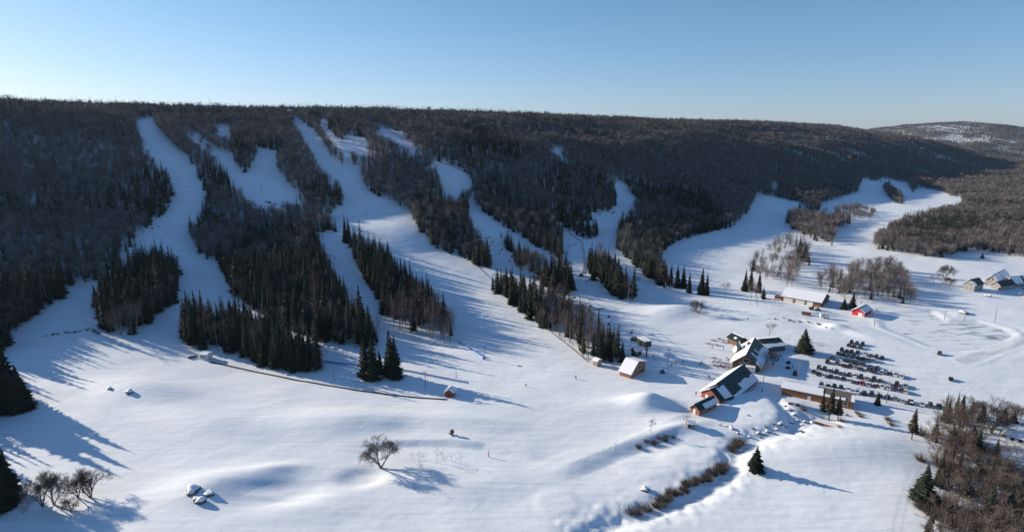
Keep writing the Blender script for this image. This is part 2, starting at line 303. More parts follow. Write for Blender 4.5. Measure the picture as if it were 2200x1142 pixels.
# ------------------------------------------------------------------ woods
def branch_tris(P0,P1,w,up=(0,0,1)):
    """thin sliver triangles from P0 to P1, base width w"""
    d=P1-P0; s=np.cross(d,np.array(up)+rng.normal(0,.3,(len(P0),3))); s/=np.maximum(np.linalg.norm(s,axis=1,keepdims=True),1e-6)
    a=P0-s*w[:,None]/2; b=P0+s*w[:,None]/2
    return np.stack([a,b,P1],1)
def spruce_mesh(h,rad,nw,nb,seed,low=0.05,prongs=2,dens=1.0):
    g=np.random.default_rng(seed); T=[]
    zs=np.linspace(low,0.985,nw)
    for z in zs:
        L=rad*((1-z)**0.85)*(0.75+0.25*min(1,(z-low)/.12+.4)); k=max(3,int(nb*(0.55+0.45*(1-z))))
        a0=g.uniform(0,6.28)
        for i in range(k):
            a=a0+6.283*i/k+g.normal(0,.25); l=L*g.uniform(.6,1.18)+.012*h*0; 
            zz=(z+g.normal(0,.012))*h; dr=g.uniform(.12,.42)*l
            c=np.array([math.cos(a),math.sin(a),0]); s=np.array([-math.sin(a),math.cos(a),0])
            base=np.array([0,0,zz]); tip=base+c*l+np.array([0,0,-dr]); wd=l*g.uniform(.28,.45)+.02*h*(1-z)*.4
            mid=base+c*l*.55+np.array([0,0,-dr*.35]); e1=mid+s*wd+np.array([0,0,-.12*l-.01*h]); e2=mid-s*wd+np.array([0,0,-.12*l-.01*h])
            up=base+np.array([0,0,.03*h])
            T+= [(up,e1,tip),(up,tip,e2)]
            if prongs>1:
                for sg in (1,-1):
                    m2=base+c*l*.75+np.array([0,0,-dr*.6]); T.append((m2,m2+s*sg*wd*1.25+c*l*.28+np.array([0,0,-.1*l]),m2-np.array([0,0,.12*l])))
            if prongs>2:
                T.append((base+c*l*.3,base+c*l*.8+np.array([0,0,-dr*.5]),base+c*l*.55+np.array([0,0,-dr-.05*h])))
    t=np.array([0,0,h]); 
    for i in range(3):
        a=2.1*i; T.append((np.array([math.cos(a)*.02*h,math.sin(a)*.02*h,.93*h]),np.array([math.cos(a+2)*.02*h,math.sin(a+2)*.02*h,.93*h]),t))
    T=np.array(T); return T[...,:]
def cone_tris(p0,p1,r0,r1,n=5):
    """tapered tube as triangles; p,r scalars or arrays of segments"""
    p0=np.atleast_2d(p0).astype(float);p1=np.atleast_2d(p1).astype(float); r0=np.atleast_1d(r0)[:,None];r1=np.atleast_1d(r1)[:,None]
    d=p1-p0; d/=np.maximum(np.linalg.norm(d,axis=1,keepdims=True),1e-9)
    ref=np.where(np.abs(d[:,2:3])>.9,[[1.,0,0]],[[0,0,1.]]); s=np.cross(d,ref); s/=np.linalg.norm(s,axis=1,keepdims=True); t=np.cross(d,s)
    out=[]
    for i in range(n):
        a,b=2*math.pi*i/n,2*math.pi*(i+1)/n
        A0=p0+r0*(s*math.cos(a)+t*math.sin(a));B0=p0+r0*(s*math.cos(b)+t*math.sin(b))
        A1=p1+r1*(s*math.cos(a)+t*math.sin(a));B1=p1+r1*(s*math.cos(b)+t*math.sin(b))
        out+=[np.stack([A0,B0,B1],1),np.stack([A0,B1,A1],1)]
    return np.concatenate(out)
def bare_segments(h,seed,spread=.45,levels=5,trunk=.25,nfork=3,droop=0.0,thin=1.0,multi=1):
    """recursive bare tree -> list of segments (p0,p1,r0,r1,level)"""
    g=np.random.default_rng(seed); S=[]
    def grow(p,d,l,r,lv):
        k=2 if lv<3 else 1; q=p
        for i in range(k):
            d2=d+g.normal(0,.09,3); d2/=np.linalg.norm(d2); q2=q+d2*l/k; S.append((q,q2,r*(1-.25*i),r*(1-.25*(i+1)),lv)); q=q2; d=d2
        if lv>=levels: return
        n=nfork+(lv>1)*g.integers(0,2)
        for i in range(n):
            ang=g.uniform(.35,1.0)*spread*(1.6 if lv else 1.1); az=g.uniform(0,6.28) if lv else 6.28*i/n+g.normal(0,.3)
            ref=np.array([1,0,0]) if abs(d[2])>.9 else np.array([0,0,1.]); s=np.cross(d,ref); s/=np.linalg.norm(s); t=np.cross(d,s)
            nd=d*math.cos(ang)+(s*math.cos(az)+t*math.sin(az))*math.sin(ang)+np.array([0,0,.16-droop]); nd/=np.linalg.norm(nd)
            b=q if i==0 else p+(q-p)*g.uniform(.45,1)
            grow(b,nd,l*g.uniform(.62,.86),r*.55,lv+1)
    for m in range(multi):
        d0=np.array([g.normal(0,.06),g.normal(0,.06),1.]) if multi==1 else np.array([math.cos(m*6.28/multi)*.45,math.sin(m*6.28/multi)*.45,1.])
        d0/=np.linalg.norm(d0); grow(np.array([0.,0,0]),d0,h*trunk,h*.014*thin,0)
    top=max(s[1][2] for s in S); f=h/top
    return [(a*f,b*f,r0*f,r1*f,l) for a,b,r0,r1,l in S]
def bare_mesh(h,seed,lvsplit=1,minr=.018,**k):
    S=bare_segments(h,seed,**k)
    tr=[s for s in S if s[4]<=lvsplit]; cr=[s for s in S if s[4]>lvsplit]
    f=lambda L,n:cone_tris([s[0] for s in L],[s[1] for s in L],np.array([max(s[2],minr) for s in L]),np.array([max(s[3],minr*.7) for s in L]),n)
    return f(tr,5),f(cr,3)
def upright_mesh(h,seed,n=60,w=.05,rad=.18,t0=.3,pale=True):
    """birch or aspen: one tall stem with many short rising twigs"""
    g=np.random.default_rng(seed)
    lean=g.normal(0,.03,2); top=np.array([lean[0]*h,lean[1]*h,h])
    tr=cone_tris([0,0,0],top*.97,h*.011,.02,5)
    z=g.uniform(t0,.95,n)**.9; a=g.uniform(0,6.28,n); l=rad*h*(1.1-z)**.5*g.uniform(.5,1.1,n)
    p0=top[None]*z[:,None]; dirn=np.stack([np.cos(a),np.sin(a),g.uniform(.5,1.3,n)],1); p1=p0+dirn*l[:,None]
    c=[branch_tris(p0,p1,np.full(n,w))]
    for _ in range(2):
        f=g.uniform(.3,.85,n)[:,None]; q0=p0*(1-f)+p1*f; q1=q0+(dirn+g.normal(0,.5,(n,3)))*l[:,None]*.5
        c.append(branch_tris(q0,q1,np.full(n,w*.7)))
    return tr,np.concatenate(c)
def sliver_tree(h,seed,n,w,rad=.28):
    g=np.random.default_rng(seed); z=g.uniform(.30,.78,n); a=g.uniform(0,6.28,n)
    rr=rad*h*g.uniform(.0,.8,n); p0=np.stack([np.cos(a)*rr*.4,np.sin(a)*rr*.4,z*h],1)
    L=h*g.uniform(.16,.34,n)*(1.2-.5*z); el=g.uniform(.5,1.35,n)
    p1=p0+np.stack([np.cos(a)*np.cos(el)*L*1.5,np.sin(a)*np.cos(el)*L*1.5,np.sin(el)*L],1)
    T=branch_tris(p0,p1,np.full(n,w)); tk=branch_tris(np.array([[0,0,0.]]),np.array([[0,0,h*.8]]),np.array([max(w*.8,.3)]))
    return tk,T
# region polygons in the photograph's pixels -> looked up for each candidate tree position
REG=[]   # (code, polygon)
def reg(code,*pts): REG.append((code,list(pts)))
# codes: 0 open snow, 1 hill hardwood, 2 left slope wood, 3 dense spruce, 4 mixed, 5 upright birch, 6 sparse bare, 7 scrubby wood (near, right), 8 far valley wood
reg(1,(-500,-50),(2700,-50),(2700,600),(2200,556),(2104,536),(2064,536),(2044,552),(2007,554),(1943,543),(1876,534),(1878,518),(1903,498),(1927,478),(1943,458),(1987,450),(2019,443),(2060,437),(2068,421),(2040,421),(2028,411),(1971,401),(1943,391),(1899,380),(1880,390),(1855,382),(1845,387),(1838,412),(1782,430),(1746,441),(1701,431),(1653,416),(1625,413),(1620,425),(1615,440),(1600,462),(1570,488),(1500,502),(1445,522),(1415,547),(1432,600),(1429,620),(1391,597),(1357,563),(1322,534),(1328,486),(1336,452),(1366,444),(1366,423),(1336,393),(1311,385),(1324,410),(1324,444),(1307,456),(1262,458),(1277,473),(1286,494),(1281,511),(1252,513),(1218,492),(1143,452),(1060,400),(1017,388),(1008,440),(900,460),(700,448),(560,440),(430,540),(300,515),(268,545),(250,575),(205,603),(185,620),(130,622),(125,645),(60,693),(40,705),(15,745),(0,765),(-500,900))
reg(2,(-500,250),(285,262),(302,298),(332,340),(357,365),(370,390),(368,432),(353,457),(298,505),(268,545),(250,575),(205,603),(185,620),(130,622),(125,645),(60,693),(40,705),(15,745),(0,765),(-500,900))
reg(4,(-500,560),(60,560),(140,590),(130,640),(60,693),(40,705),(15,745),(0,765),(-500,900))
reg(3,(300,380),(357,365),(370,390),(368,432),(353,457),(310,490),(290,440))
reg(8,(1400,300),(1700,330),(2700,300),(2700,600),(2200,556),(2104,536),(2007,554),(1876,534),(1878,518),(1927,478),(1987,450),(2060,437),(2068,421),(2028,411),(1899,380),(1855,382),(1838,412),(1746,441),(1625,413),(1400,380))
reg(4,(1316,384),(1500,392),(1600,405),(1620,425),(1615,440),(1600,462),(1570,488),(1500,502),(1445,522),(1415,547),(1432,600),(1429,620),(1391,597),(1357,563),(1322,534),(1328,486),(1340,455),(1370,440),(1366,423))
reg(3,(1140,400),(1200,350),(1300,380),(1324,410),(1324,440),(1307,452),(1200,440))
reg(3,(1340,480),(1440,470),(1500,502),(1445,522),(1415,547),(1432,600),(1429,620),(1391,597),(1357,563),(1322,534))
# open runs
reg(0,(288,258),(302,298),(332,340),(357,365),(370,390),(368,432),(353,457),(298,505),(268,545),(250,575),(205,603),(130,622),(300,700),(480,700),(476,571),(454,560),(428,550),(412,516),(407,482),(420,453),(445,432),(433,398),(412,352),(370,314),(336,277),(332,249))
reg(0,(382,260),(403,279),(430,295),(454,316),(500,336),(506,355),(524,372),(543,358),(552,340),(546,317),(601,322),(590,344),(597,369),(618,398),(655,430),(640,450),(597,438),(559,440),(525,415),(508,398),(490,372),(475,350),(450,328),(400,287))
reg(0,(455,277),(495,268),(495,290),(462,292))
reg(0,(622,249),(634,249),(676,285),(710,335),(735,361),(752,365),(760,372),(777,365),(777,392),(786,407),(811,421),(836,428),(857,445),(880,455),(882,474),(903,500),(937,537),(987,552),(1050,580),(900,700),(760,560),(700,480),(712,450),(735,438),(742,418),(727,390),(685,358),(668,325),(647,287))
reg(0,(660,249),(697,258),(716,290),(735,308),(745,288),(775,292),(798,322),(778,332),(756,324),(752,350),(776,362),(770,375),(752,368),(742,340),(716,305),(700,290),(688,265))
reg(0,(769,264),(819,273),(849,281),(878,302),(903,328),(890,330),(870,314),(836,298),(800,276))
reg(0,(924,340),(975,356),(1017,386),(1008,400),(990,418),(950,417),(941,385),(932,362))
reg(0,(1180,312),(1200,318),(1222,338),(1218,342),(1190,328))
reg(0,(1560,408),(1600,410),(1590,402))
reg(0,(1655,392),(1672,390),(1668,404),(1658,402))
reg(0,(720,560),(1003,444),(1008,430),(1040,460),(1067,484),(1101,505),(1147,534),(1176,555),(1216,562),(1212,492),(1206,480),(1150,452),(1143,450),(1218,492),(1252,513),(1268,520),(1290,514),(1286,494),(1277,473),(1262,456),(1307,456),(1324,444),(1324,410),(1311,385),(1336,393),(1366,423),(1366,444),(1336,452),(1326,490),(1320,534),(1357,563),(1391,597),(1430,622),(1500,700),(1000,800))
# islands
reg(4,(208,692),(235,722),(290,722),(330,690),(375,650),(384,590),(376,555),(335,545),(285,560),(262,590),(228,620),(208,650))
reg(4,(336,252),(345,246),(380,262),(400,290),(450,330),(475,352),(490,375),(508,400),(525,417),(560,442),(597,440),(640,456),(664,470),(684,503),(690,560),(706,622),(738,668),(805,724),(820,740),(775,748),(735,742),(690,735),(600,700),(520,655),(490,620),(478,575),(454,560),(428,550),(412,516),(407,482),(420,453),(445,432),(433,398),(412,352),(370,314),(340,280))
reg(1,(336,252),(345,246),(380,262),(400,290),(450,330),(475,352),(490,375),(508,400),(525,417),(560,442),(600,445),(610,480),(500,530),(430,545),(410,510),(407,482),(420,453),(445,432),(433,398),(412,352),(370,314),(340,280))
reg(3,(500,540),(640,500),(690,540),(720,620),(760,662),(822,722),(820,740),(775,748),(735,742),(690,735),(600,700),(520,655),(490,620))
reg(3,(392,742),(430,745),(520,768),(570,788),(640,802),(695,800),(688,775),(655,745),(600,722),(540,702),(470,690),(395,690))
reg(3,(782,808),(820,818),(852,812),(850,790),(790,788))
reg(3,(490,300),(510,296),(548,330),(543,358),(524,372),(508,350),(500,335))
reg(1,(597,369),(592,345),(610,322),(622,252),(647,287),(668,325),(685,358),(727,390),(742,418),(735,438),(700,446),(660,430),(618,398))
reg(3,(630,400),(680,395),(730,400),(742,418),(735,438),(700,446),(660,430))
reg(4,(660,470),(710,468),(715,492),(680,500))
reg(4,(600,430),(620,425),(655,440),(712,462),(722,496),(690,498),(650,472))
reg(4,(740,508),(762,492),(792,520),(832,546),(856,582),(884,602),(905,624),(948,668),(980,694),(978,735),(960,740),(910,725),(860,712),(830,680),(790,612),(760,562))
reg(4,(780,345),(800,330),(900,335),(940,360),(943,390),(960,418),(1008,445),(1008,466),(990,470),(1020,490),(1040,528),(1069,578),(1040,575),(985,548),(937,535),(903,498),(882,472),(880,453),(857,445),(836,428),(811,420),(786,405),(777,390))
reg(3,(880,440),(960,425),(1008,470),(1040,528),(1069,578),(1040,575),(985,548),(937,535),(903,498))
reg(3,(1013,395),(1042,388),(1126,430),(1176,472),(1206,493),(1210,536),(1206,559),(1185,549),(1143,523),(1097,494),(1042,460),(1022,440))
reg(4,(1071,505),(1084,507),(1113,530),(1147,551),(1176,572),(1210,580),(1225,600),(1225,630),(1214,635),(1185,624),(1143,590),(1113,578),(1100,550),(1076,520))
reg(3,(1052,620),(1062,600),(1133,619),(1176,638),(1240,667),(1289,704),(1312,732),(1348,762),(1346,768),(1332,776),(1294,780),(1266,776),(1223,747),(1180,714),(1142,690),(1095,652))
reg(5,(1150,646),(1176,640),(1240,668),(1286,704),(1298,757),(1266,774),(1223,747),(1180,714))
reg(3,(1264,540),(1307,545),(1321,580),(1338,600),(1361,618),(1363,643),(1349,650),(1311,632),(1273,601),(1262,578))
reg(4,(1686,475),(1695,450),(1745,440),(1795,458),(1828,470),(1828,480),(1795,490),(1787,528),(1745,513),(1700,492))
reg(6,(1790,440),(1830,432),(1883,445),(1883,474),(1840,474),(1800,462))
reg(4,(1889,392),(1905,388),(1935,410),(1950,438),(1930,438),(1905,422))
reg(4,(1949,398),(1958,395),(1969,410),(1960,413))
reg(6,(1600,570),(1640,530),(1690,510),(1735,525),(1742,560),(1725,605),(1690,620),(1640,612))
reg(3,(1706,540),(1732,540),(1735,560),(1712,562))
reg(4,(1592,640),(1640,640),(1640,658),(1600,655))
reg(9,(1745,620),(1762,600),(1830,580),(1880,575),(1935,580),(1945,610),(1955,642),(1975,655),(1900,655),(1830,650),(1790,632))
reg(7,(2010,905),(2060,890),(2110,905),(2200,925),(2320,950),(2320,1200),(1960,1200),(2000,1120),(1985,1095),(2030,1060),(2020,1040),(1990,960))
reg(0,(2098,915),(2320,935),(2320,1040),(2150,1012),(2100,975))
reg(4,(2020,880),(2070,878),(2110,890),(2200,902),(2320,930),(2320,955),(2200,925),(2110,908),(2050,905))
reg(10,(-290,660),(-70,720),(-60,860),(-90,960),(-60,1010),(-290,1130))
# label raster
LW,LH=1400,640   # 2 px cells, offset -300
_cu,_cv=np.meshgrid(np.arange(LW)*2-300.0,np.arange(LH)*2-50.0)
LAB=np.zeros((LH,LW),np.int8); ISL=np.zeros((LH,LW),np.int16)
for k,(c,P) in enumerate(REG):
    us=[p[0] for p in P];vs=[p[1] for p in P]
    j0,j1=max(0,int((min(us)+300)/2)),min(LW,int((max(us)+300)/2)+2); i0,i1=max(0,int((min(vs)+50)/2)),min(LH,int((max(vs)+50)/2)+2)
    if j1<=j0 or i1<=i0: continue
    m=inpoly(_cu[i0:i1,j0:j1],_cv[i0:i1,j0:j1],P)
    LAB[i0:i1,j0:j1][m]=c; ISL[i0:i1,j0:j1][m]=k
def lab(u,v):
    j=np.clip(((u+300)/2).astype(int),0,LW-1); i=np.clip(((v+50)/2).astype(int),0,LH-1)
    return LAB[i,j],ISL[i,j]
# candidates: jittered rings, spacing grows with distance
cand=[]
rr=150.0
while rr<7500:
    sp=min(3.0+max(0,rr-350)*0.0013,15)
    if rr>2500: sp=5.2+(rr-2500)*.0010
    n=int(rr*2*R(48)/sp); a=(np.arange(n)+rng.uniform(-.9,.9,n))/n*2*R(48)-R(48); q=rr+rng.uniform(-1,1,n)*sp
    cand.append(np.stack([q*np.sin(a),q*np.cos(a)],1)); rr+=sp
cand=np.concatenate(cand)
CX,CY=cand[:,0],cand[:,1]; CZ=terrain(CX,CY); CUu,CVv=project(CX,CY,CZ)
cr=np.hypot(CX,CY); code,isl=lab(CUu,CVv)
# things behind the skyline ridge keep only a strip of trees
dR_,sR_,_=polydist(CX,CY,RIDGE)
ok=(code>0)&(CVv<1240)&(CUu>-280)&(CUu<2480)&~((sR_>0)&(dR_>320)&(cr<2600))
# drop what the ground itself hides (far trees only)
_ii=np.clip(((CVv-200)/10).round().astype(int),0,len(_gv1)-1); _jj=np.clip(((CUu+40)/20).round().astype(int),0,len(_gu1)-1)
_dep=np.hypot(_gX,_gY); _mx=np.nan_to_num(_dep,nan=1e5)
_m2=np.maximum.reduce([np.roll(_mx,a,b) for a,b in ((0,0),(1,0),(-1,0),(2,0),(1,1),(-1,1))])
hid=(cr>1300)&(cr>_m2[_ii,_jj]*np.where(cr>2300,1.35,1.06)+60)
ok&=~hid
# reject trees whose top would poke out of their region over open snow just above them when the region is small is unnecessary at this scale
CX,CY,CZ,code,isl,cr,CUu,CVv=[a[ok] for a in (CX,CY,CZ,code,isl,cr,CUu,CVv)]
N=len(CX); cn=vnoise(CX,CY,120,11)*.5+vnoise(CX,CY,40,12)*.5
frac={1:.17,2:.10,3:.72,4:.50,5:.12,6:.12,7:.15,8:.38,9:.12,10:.9}; dens={1:.95,2:.9,3:1.0,4:.95,5:.9,6:.16,7:1.0,8:1.0,9:.42,10:.45}
fr=np.vectorize(frac.get)(code).astype(float); dn=np.vectorize(dens.get)(code).astype(float)
pat=1/(1+np.exp(-(cn[:]-.12)*16)); fr=np.where((code==1)|(code==8)|(code==2),np.clip(fr*.35+pat*np.where(code==2,.5,.85),0.02,.95),fr); fr=np.where(code==4,np.clip(.15+.8/(1+np.exp(-(cn+.02)*14)),0,1),fr)
fr=np.where((code==1)&(CVv<248)&(CUu<1400),np.maximum(fr,.35),fr)
keep=rng.uniform(0,1,N)<dn
# the crown must stay inside its wood as well, so the runs above keep their outline
_tu,_tv=project(CX,CY,CZ+8.5); _tc,_=lab(_tu,_tv); _t2,_=lab(*project(CX,CY,CZ+4.5)); keep&=~((_tc==0)&((CVv<490)|((CUu>735)&(CUu<1740)&(CVv<800)&(_t2==0))))
CX,CY,CZ,code,isl,cr,CUu,CVv,fr=[a[keep] for a in (CX,CY,CZ,code,isl,cr,CUu,CVv,fr)]
N=len(CX); con=rng.uniform(0,1,N)<np.where(sR_[ok][keep]>0,.7,fr)
hgt=np.where(con,rng.uniform(8,15,N),rng.uniform(8.5,13,N)); hgt=np.where(code==7,hgt*np.where(con,.66,.82),hgt); hgt=np.where((code!=7)&(cr<420)&(CUu<1450),hgt*1.28,hgt); hgt=np.where((code==4)&(CUu>1950)&(CVv>800),hgt*.65,hgt)
hgt=np.where(rng.uniform(0,1,N)<.08,hgt*1.3,hgt); hgt=np.where((rng.uniform(0,1,N)<.18)&con,hgt*.6,hgt)
hgt=np.where(sR_[ok][keep]>0,np.minimum(hgt,15.5),hgt)
edge=False&(np.abs(np.where(sR_[ok][keep]>0,1,-1)*dR_[ok][keep])<160)&con; hgt=np.where(edge&(rng.uniform(0,1,N)<.12),hgt*1.15,hgt)
print('trees',N,'conifers',int(con.sum()),[int((code==c).sum()) for c in range(11)])
def tris_to_mesh(name,T,mats,attr=None):
    V=T.reshape(-1,3); return npmesh(name,V,np.arange(len(V)).reshape(-1,3),mats)
# prototypes: near spruce (crown, trunk) and bare trees
SPR=[]
for i in range(5):
    T=spruce_mesh(12,[2.2,1.8,2.6,2.0,1.6][i],20,9,100+i,low=[.10,.16,.05,.12,.2][i],prongs=2); SPR.append((T,cone_tris([0,0,0],[0,0,11.3],.17,.03,6)))
BIR=[]
for i in range(4): BIR.append(upright_mesh(12,200+i,n=70,w=.07,rad=[.2,.26,.18,.3][i]))
for i in range(3): BIR.append(bare_mesh(11,210+i,levels=5,spread=.5,trunk=.30,nfork=3,thin=.9,minr=.022))
SPRM=[(tris_to_mesh('crown',c,[M_NEEDLE]),tris_to_mesh('trunk',t,[M_BARK])) for c,t in SPR]
BIRM=[(tris_to_mesh('crown',c,[M_TWIG]),tris_to_mesh('trunk',t,[M_BIRCH if i<4 else M_BARK])) for i,(t,c) in enumerate(BIR)]
# choose the 300 of each kind that show largest
size=hgt/cr; vis=(CUu>0)&(CUu<2200)&(CVv<1150)&(cr<900)
NAMES_REG=None
def region_phrase(u,v):
    A=[((200,400),(530,740),'in the small wood left of the first run','left lower slope'),
       ((-50,140),(500,770),'at the foot of the dark left slope','left slope foot'),
       ((-50,100),(740,900),'in the dark clump by the shaded snow at the left edge','left edge clump'),
       ((-50,60),(930,1150),'in the big dark clump at the lower left edge of the snowfield','lower left clump'),
       ((385,700),(675,806),'in the row above the black conveyor','row above conveyor'),
       ((400,830),(250,760),'in the big central wood','central wood'),
       ((775,860),(780,830),'in the little clump beside the blue safety fence','fence clump'),
       ((735,985),(480,760),'in the band left of the centre run','band left of centre run'),
       ((870,1075),(400,590),'in the band right of the centre run','band right of centre run'),
       ((1000,1215),(380,565),'in the band above the chairlift','band above lift'),
       ((1060,1235),(490,640),'in the band below the race run','band below race run'),
       ((1045,1350),(590,790),'in the strip above the orange hut','strip by brown hut'),
       ((1255,1370),(510,660),'in the tree island right of the race run','island by race run'),
       ((1310,1620),(380,640),'in the wood right of the last run','large right wood'),
       ((1580,1660),(560,670),'in the clump left of the shed','clump by shed'),
       ((1735,1985),(540,665),'in the thin wood behind the shed','wood behind shed'),
       ((1590,1750),(490,625),'on the open slope behind the shed','slope behind shed'),
       ((1680,1890),(420,540),'in the copse between two snowy fairways','fairway copse'),
       ((1880,1980),(380,450),'in the upper copse between the snowy fairways','upper copse'),
       ((1870,2300),(430,570),'at the edge of the far right wood','right wood edge'),
       ((1950,2330),(860,1200),'in the scrubby lower right wood','lower right wood')]
    for (a,b),(c,d),ph,g in A:
        if a<=u<=b and c<=v<=d: return ph,g
    return 'on the upper ski hill between the runs','upper hill'
def nearest300(mask,n=300):
    idx=np.nonzero(mask&vis)[0]; return idx[np.argsort(-size[idx])[:n]]
idc=nearest300(con,262); idb=nearest300(~con,278)
def place_tree(kind,i,P,x,y,z,h,rz,base,label,group,cat='tree',name=None,sx=1.0):
    root=empty(name or ('spruce_tree' if kind=='s' else 'bare_tree'),(x,y,z-.25),rz,label,cat,group)
    s=h/base; root.scale=(s*sx,s*sx,s); root.rotation_euler=(rnd.gauss(0,.025),rnd.gauss(0,.025),rz)
    obj('trunk',P[i][1],root); obj('crown',P[i][0],root); return root
def part_words(idx):
    """size and place of each tree within its own stand"""
    out={}; G={}
    for k in idx: G.setdefault(region_phrase(CUu[k],CVv[k])[1],[]).append(k)
    for g,ks in G.items():
        ks=sorted(ks,key=lambda k:CUu[k]); n=len(ks)
        hh=sorted(hgt[k] for k in ks)
        for i,k in enumerate(ks):
            s='' if n<4 else ('tall ' if hgt[k]>=hh[int(n*.75)] else ('short ' if hgt[k]<=hh[n//4] else 'medium '))
            p='' if n<3 else ('left end' if i<n*.2 else 'left half' if i<n*.4 else 'middle' if i<n*.6 else 'right half' if i<n*.8 else 'right end')
            out[k]=(s,(', '+p) if p else '')
    return out
PWc=part_words(idc); PWb=part_words(idb)
for k in idc:
    ph,g=region_phrase(CUu[k],CVv[k]); place_tree('s',int(rng.integers(5)),SPRM,CX[k],CY[k],CZ[k],hgt[k],rng.uniform(0,6.28),12,PWc[k][0]+'dark spruce '+ph+PWc[k][1],'spruces: '+g,sx=rng.uniform(.75,1.4))
for k in idb:
    j=int(rng.integers(4)) if code[k]!=7 else int(rng.integers(4,7)); ph,g=region_phrase(CUu[k],CVv[k])
    place_tree('b',j,BIRM,CX[k],CY[k],CZ[k],hgt[k],rng.uniform(0,6.28),12 if j<4 else 11,PWb[k][0]+'bare tree '+ph+PWb[k][1],'bare trees: '+g)
# the rest of the woods as two masses of real geometry, coarser with distance
used=np.zeros(N,bool); used[idc]=True; used[idb]=True
def mass(sel,protos,base,name,mats,label):
    """protos: list of (T_crown,T_trunk)"""
    Vs=[];Ms=[];At=[]
    for tier,(lo,hi,pr) in enumerate(protos):
        ids=np.nonzero(sel&(cr>=lo)&(cr<hi))[0]
        if not len(ids): continue
        ch=rng.integers(0,len(pr),len(ids))
        for q,(Tc,Tt) in enumerate(pr):
            k=ids[ch==q]
            if not len(k): continue
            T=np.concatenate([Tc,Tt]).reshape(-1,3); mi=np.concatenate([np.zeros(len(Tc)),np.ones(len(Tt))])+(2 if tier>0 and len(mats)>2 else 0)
            a=rng.uniform(0,6.28,len(k)); s=(hgt[k]/base); w=s*rng.uniform(.7,1.45,len(k)); c_,s_=np.cos(a)*w,np.sin(a)*w
            X=T[None,:,0]*c_[:,None]-T[None,:,1]*s_[:,None]+CX[k][:,None]; Y=T[None,:,0]*s_[:,None]+T[None,:,1]*c_[:,None]+CY[k][:,None]; Z=T[None,:,2]*s[:,None]+CZ[k][:,None]-.25
            Vs.append(np.stack([X,Y,Z],-1).reshape(-1,3).astype(np.float32)); Ms.append(np.tile(mi,len(k)).astype(np.int32)); At.append(np.repeat(rng.uniform(0,1,len(k)),len(T)).astype(np.float32))
    V=np.concatenate(Vs); me=npmesh(name,V,np.arange(len(V)).reshape(-1,3),mats,np.concatenate(Ms),attr=np.concatenate(At))
    print(name,len(V)//3,'tris'); o=obj(name,me); tag(o,label,'forest',kind='stuff')
def sp_lod(n,nw,nb,pr,seed,rad=(2.2,2.6,1.9)):
    return [(spruce_mesh(12,rad[i%3],nw,nb,seed+i,low=.06,prongs=pr),cone_tris([0,0,0],[0,0,4],.2,.12,3)) for i in range(n)]
mass(con&~used,[(0,420,SPR),(420,800,sp_lod(4,12,7,1,300)),(800,1500,sp_lod(4,7,5,1,320)),(1500,9000,sp_lod(3,4,4,1,340,(2.6,3.0,2.3)))],12,'spruce_forest',[M_NEEDLE,M_BARK],'dark spruce woods covering the ski hill and valley between the runs')
BH=[(c,t) for t,c in BIR]
def sl(n,cnt,w,seed,rad=.28):
    o=[]
    for i in range(n):
        t,c=sliver_tree(12,seed+i,cnt,w,rad); o.append((c,t))
    return o
mass(~con&~used,[(0,420,BH[:4]+BH[4:]),(420,800,sl(6,105,.17,400,.34)),(800,1500,sl(6,64,.40,420,.36)),(1500,2600,sl(5,34,.95,440,.40)),(2600,9000,sl(4,22,2.0,460,.42))],12,'bare_forest',[M_TWIG,M_BIRCH,M_TWIGF,M_BARKF],'leafless grey brown hardwood forest covering the hill and the valley')
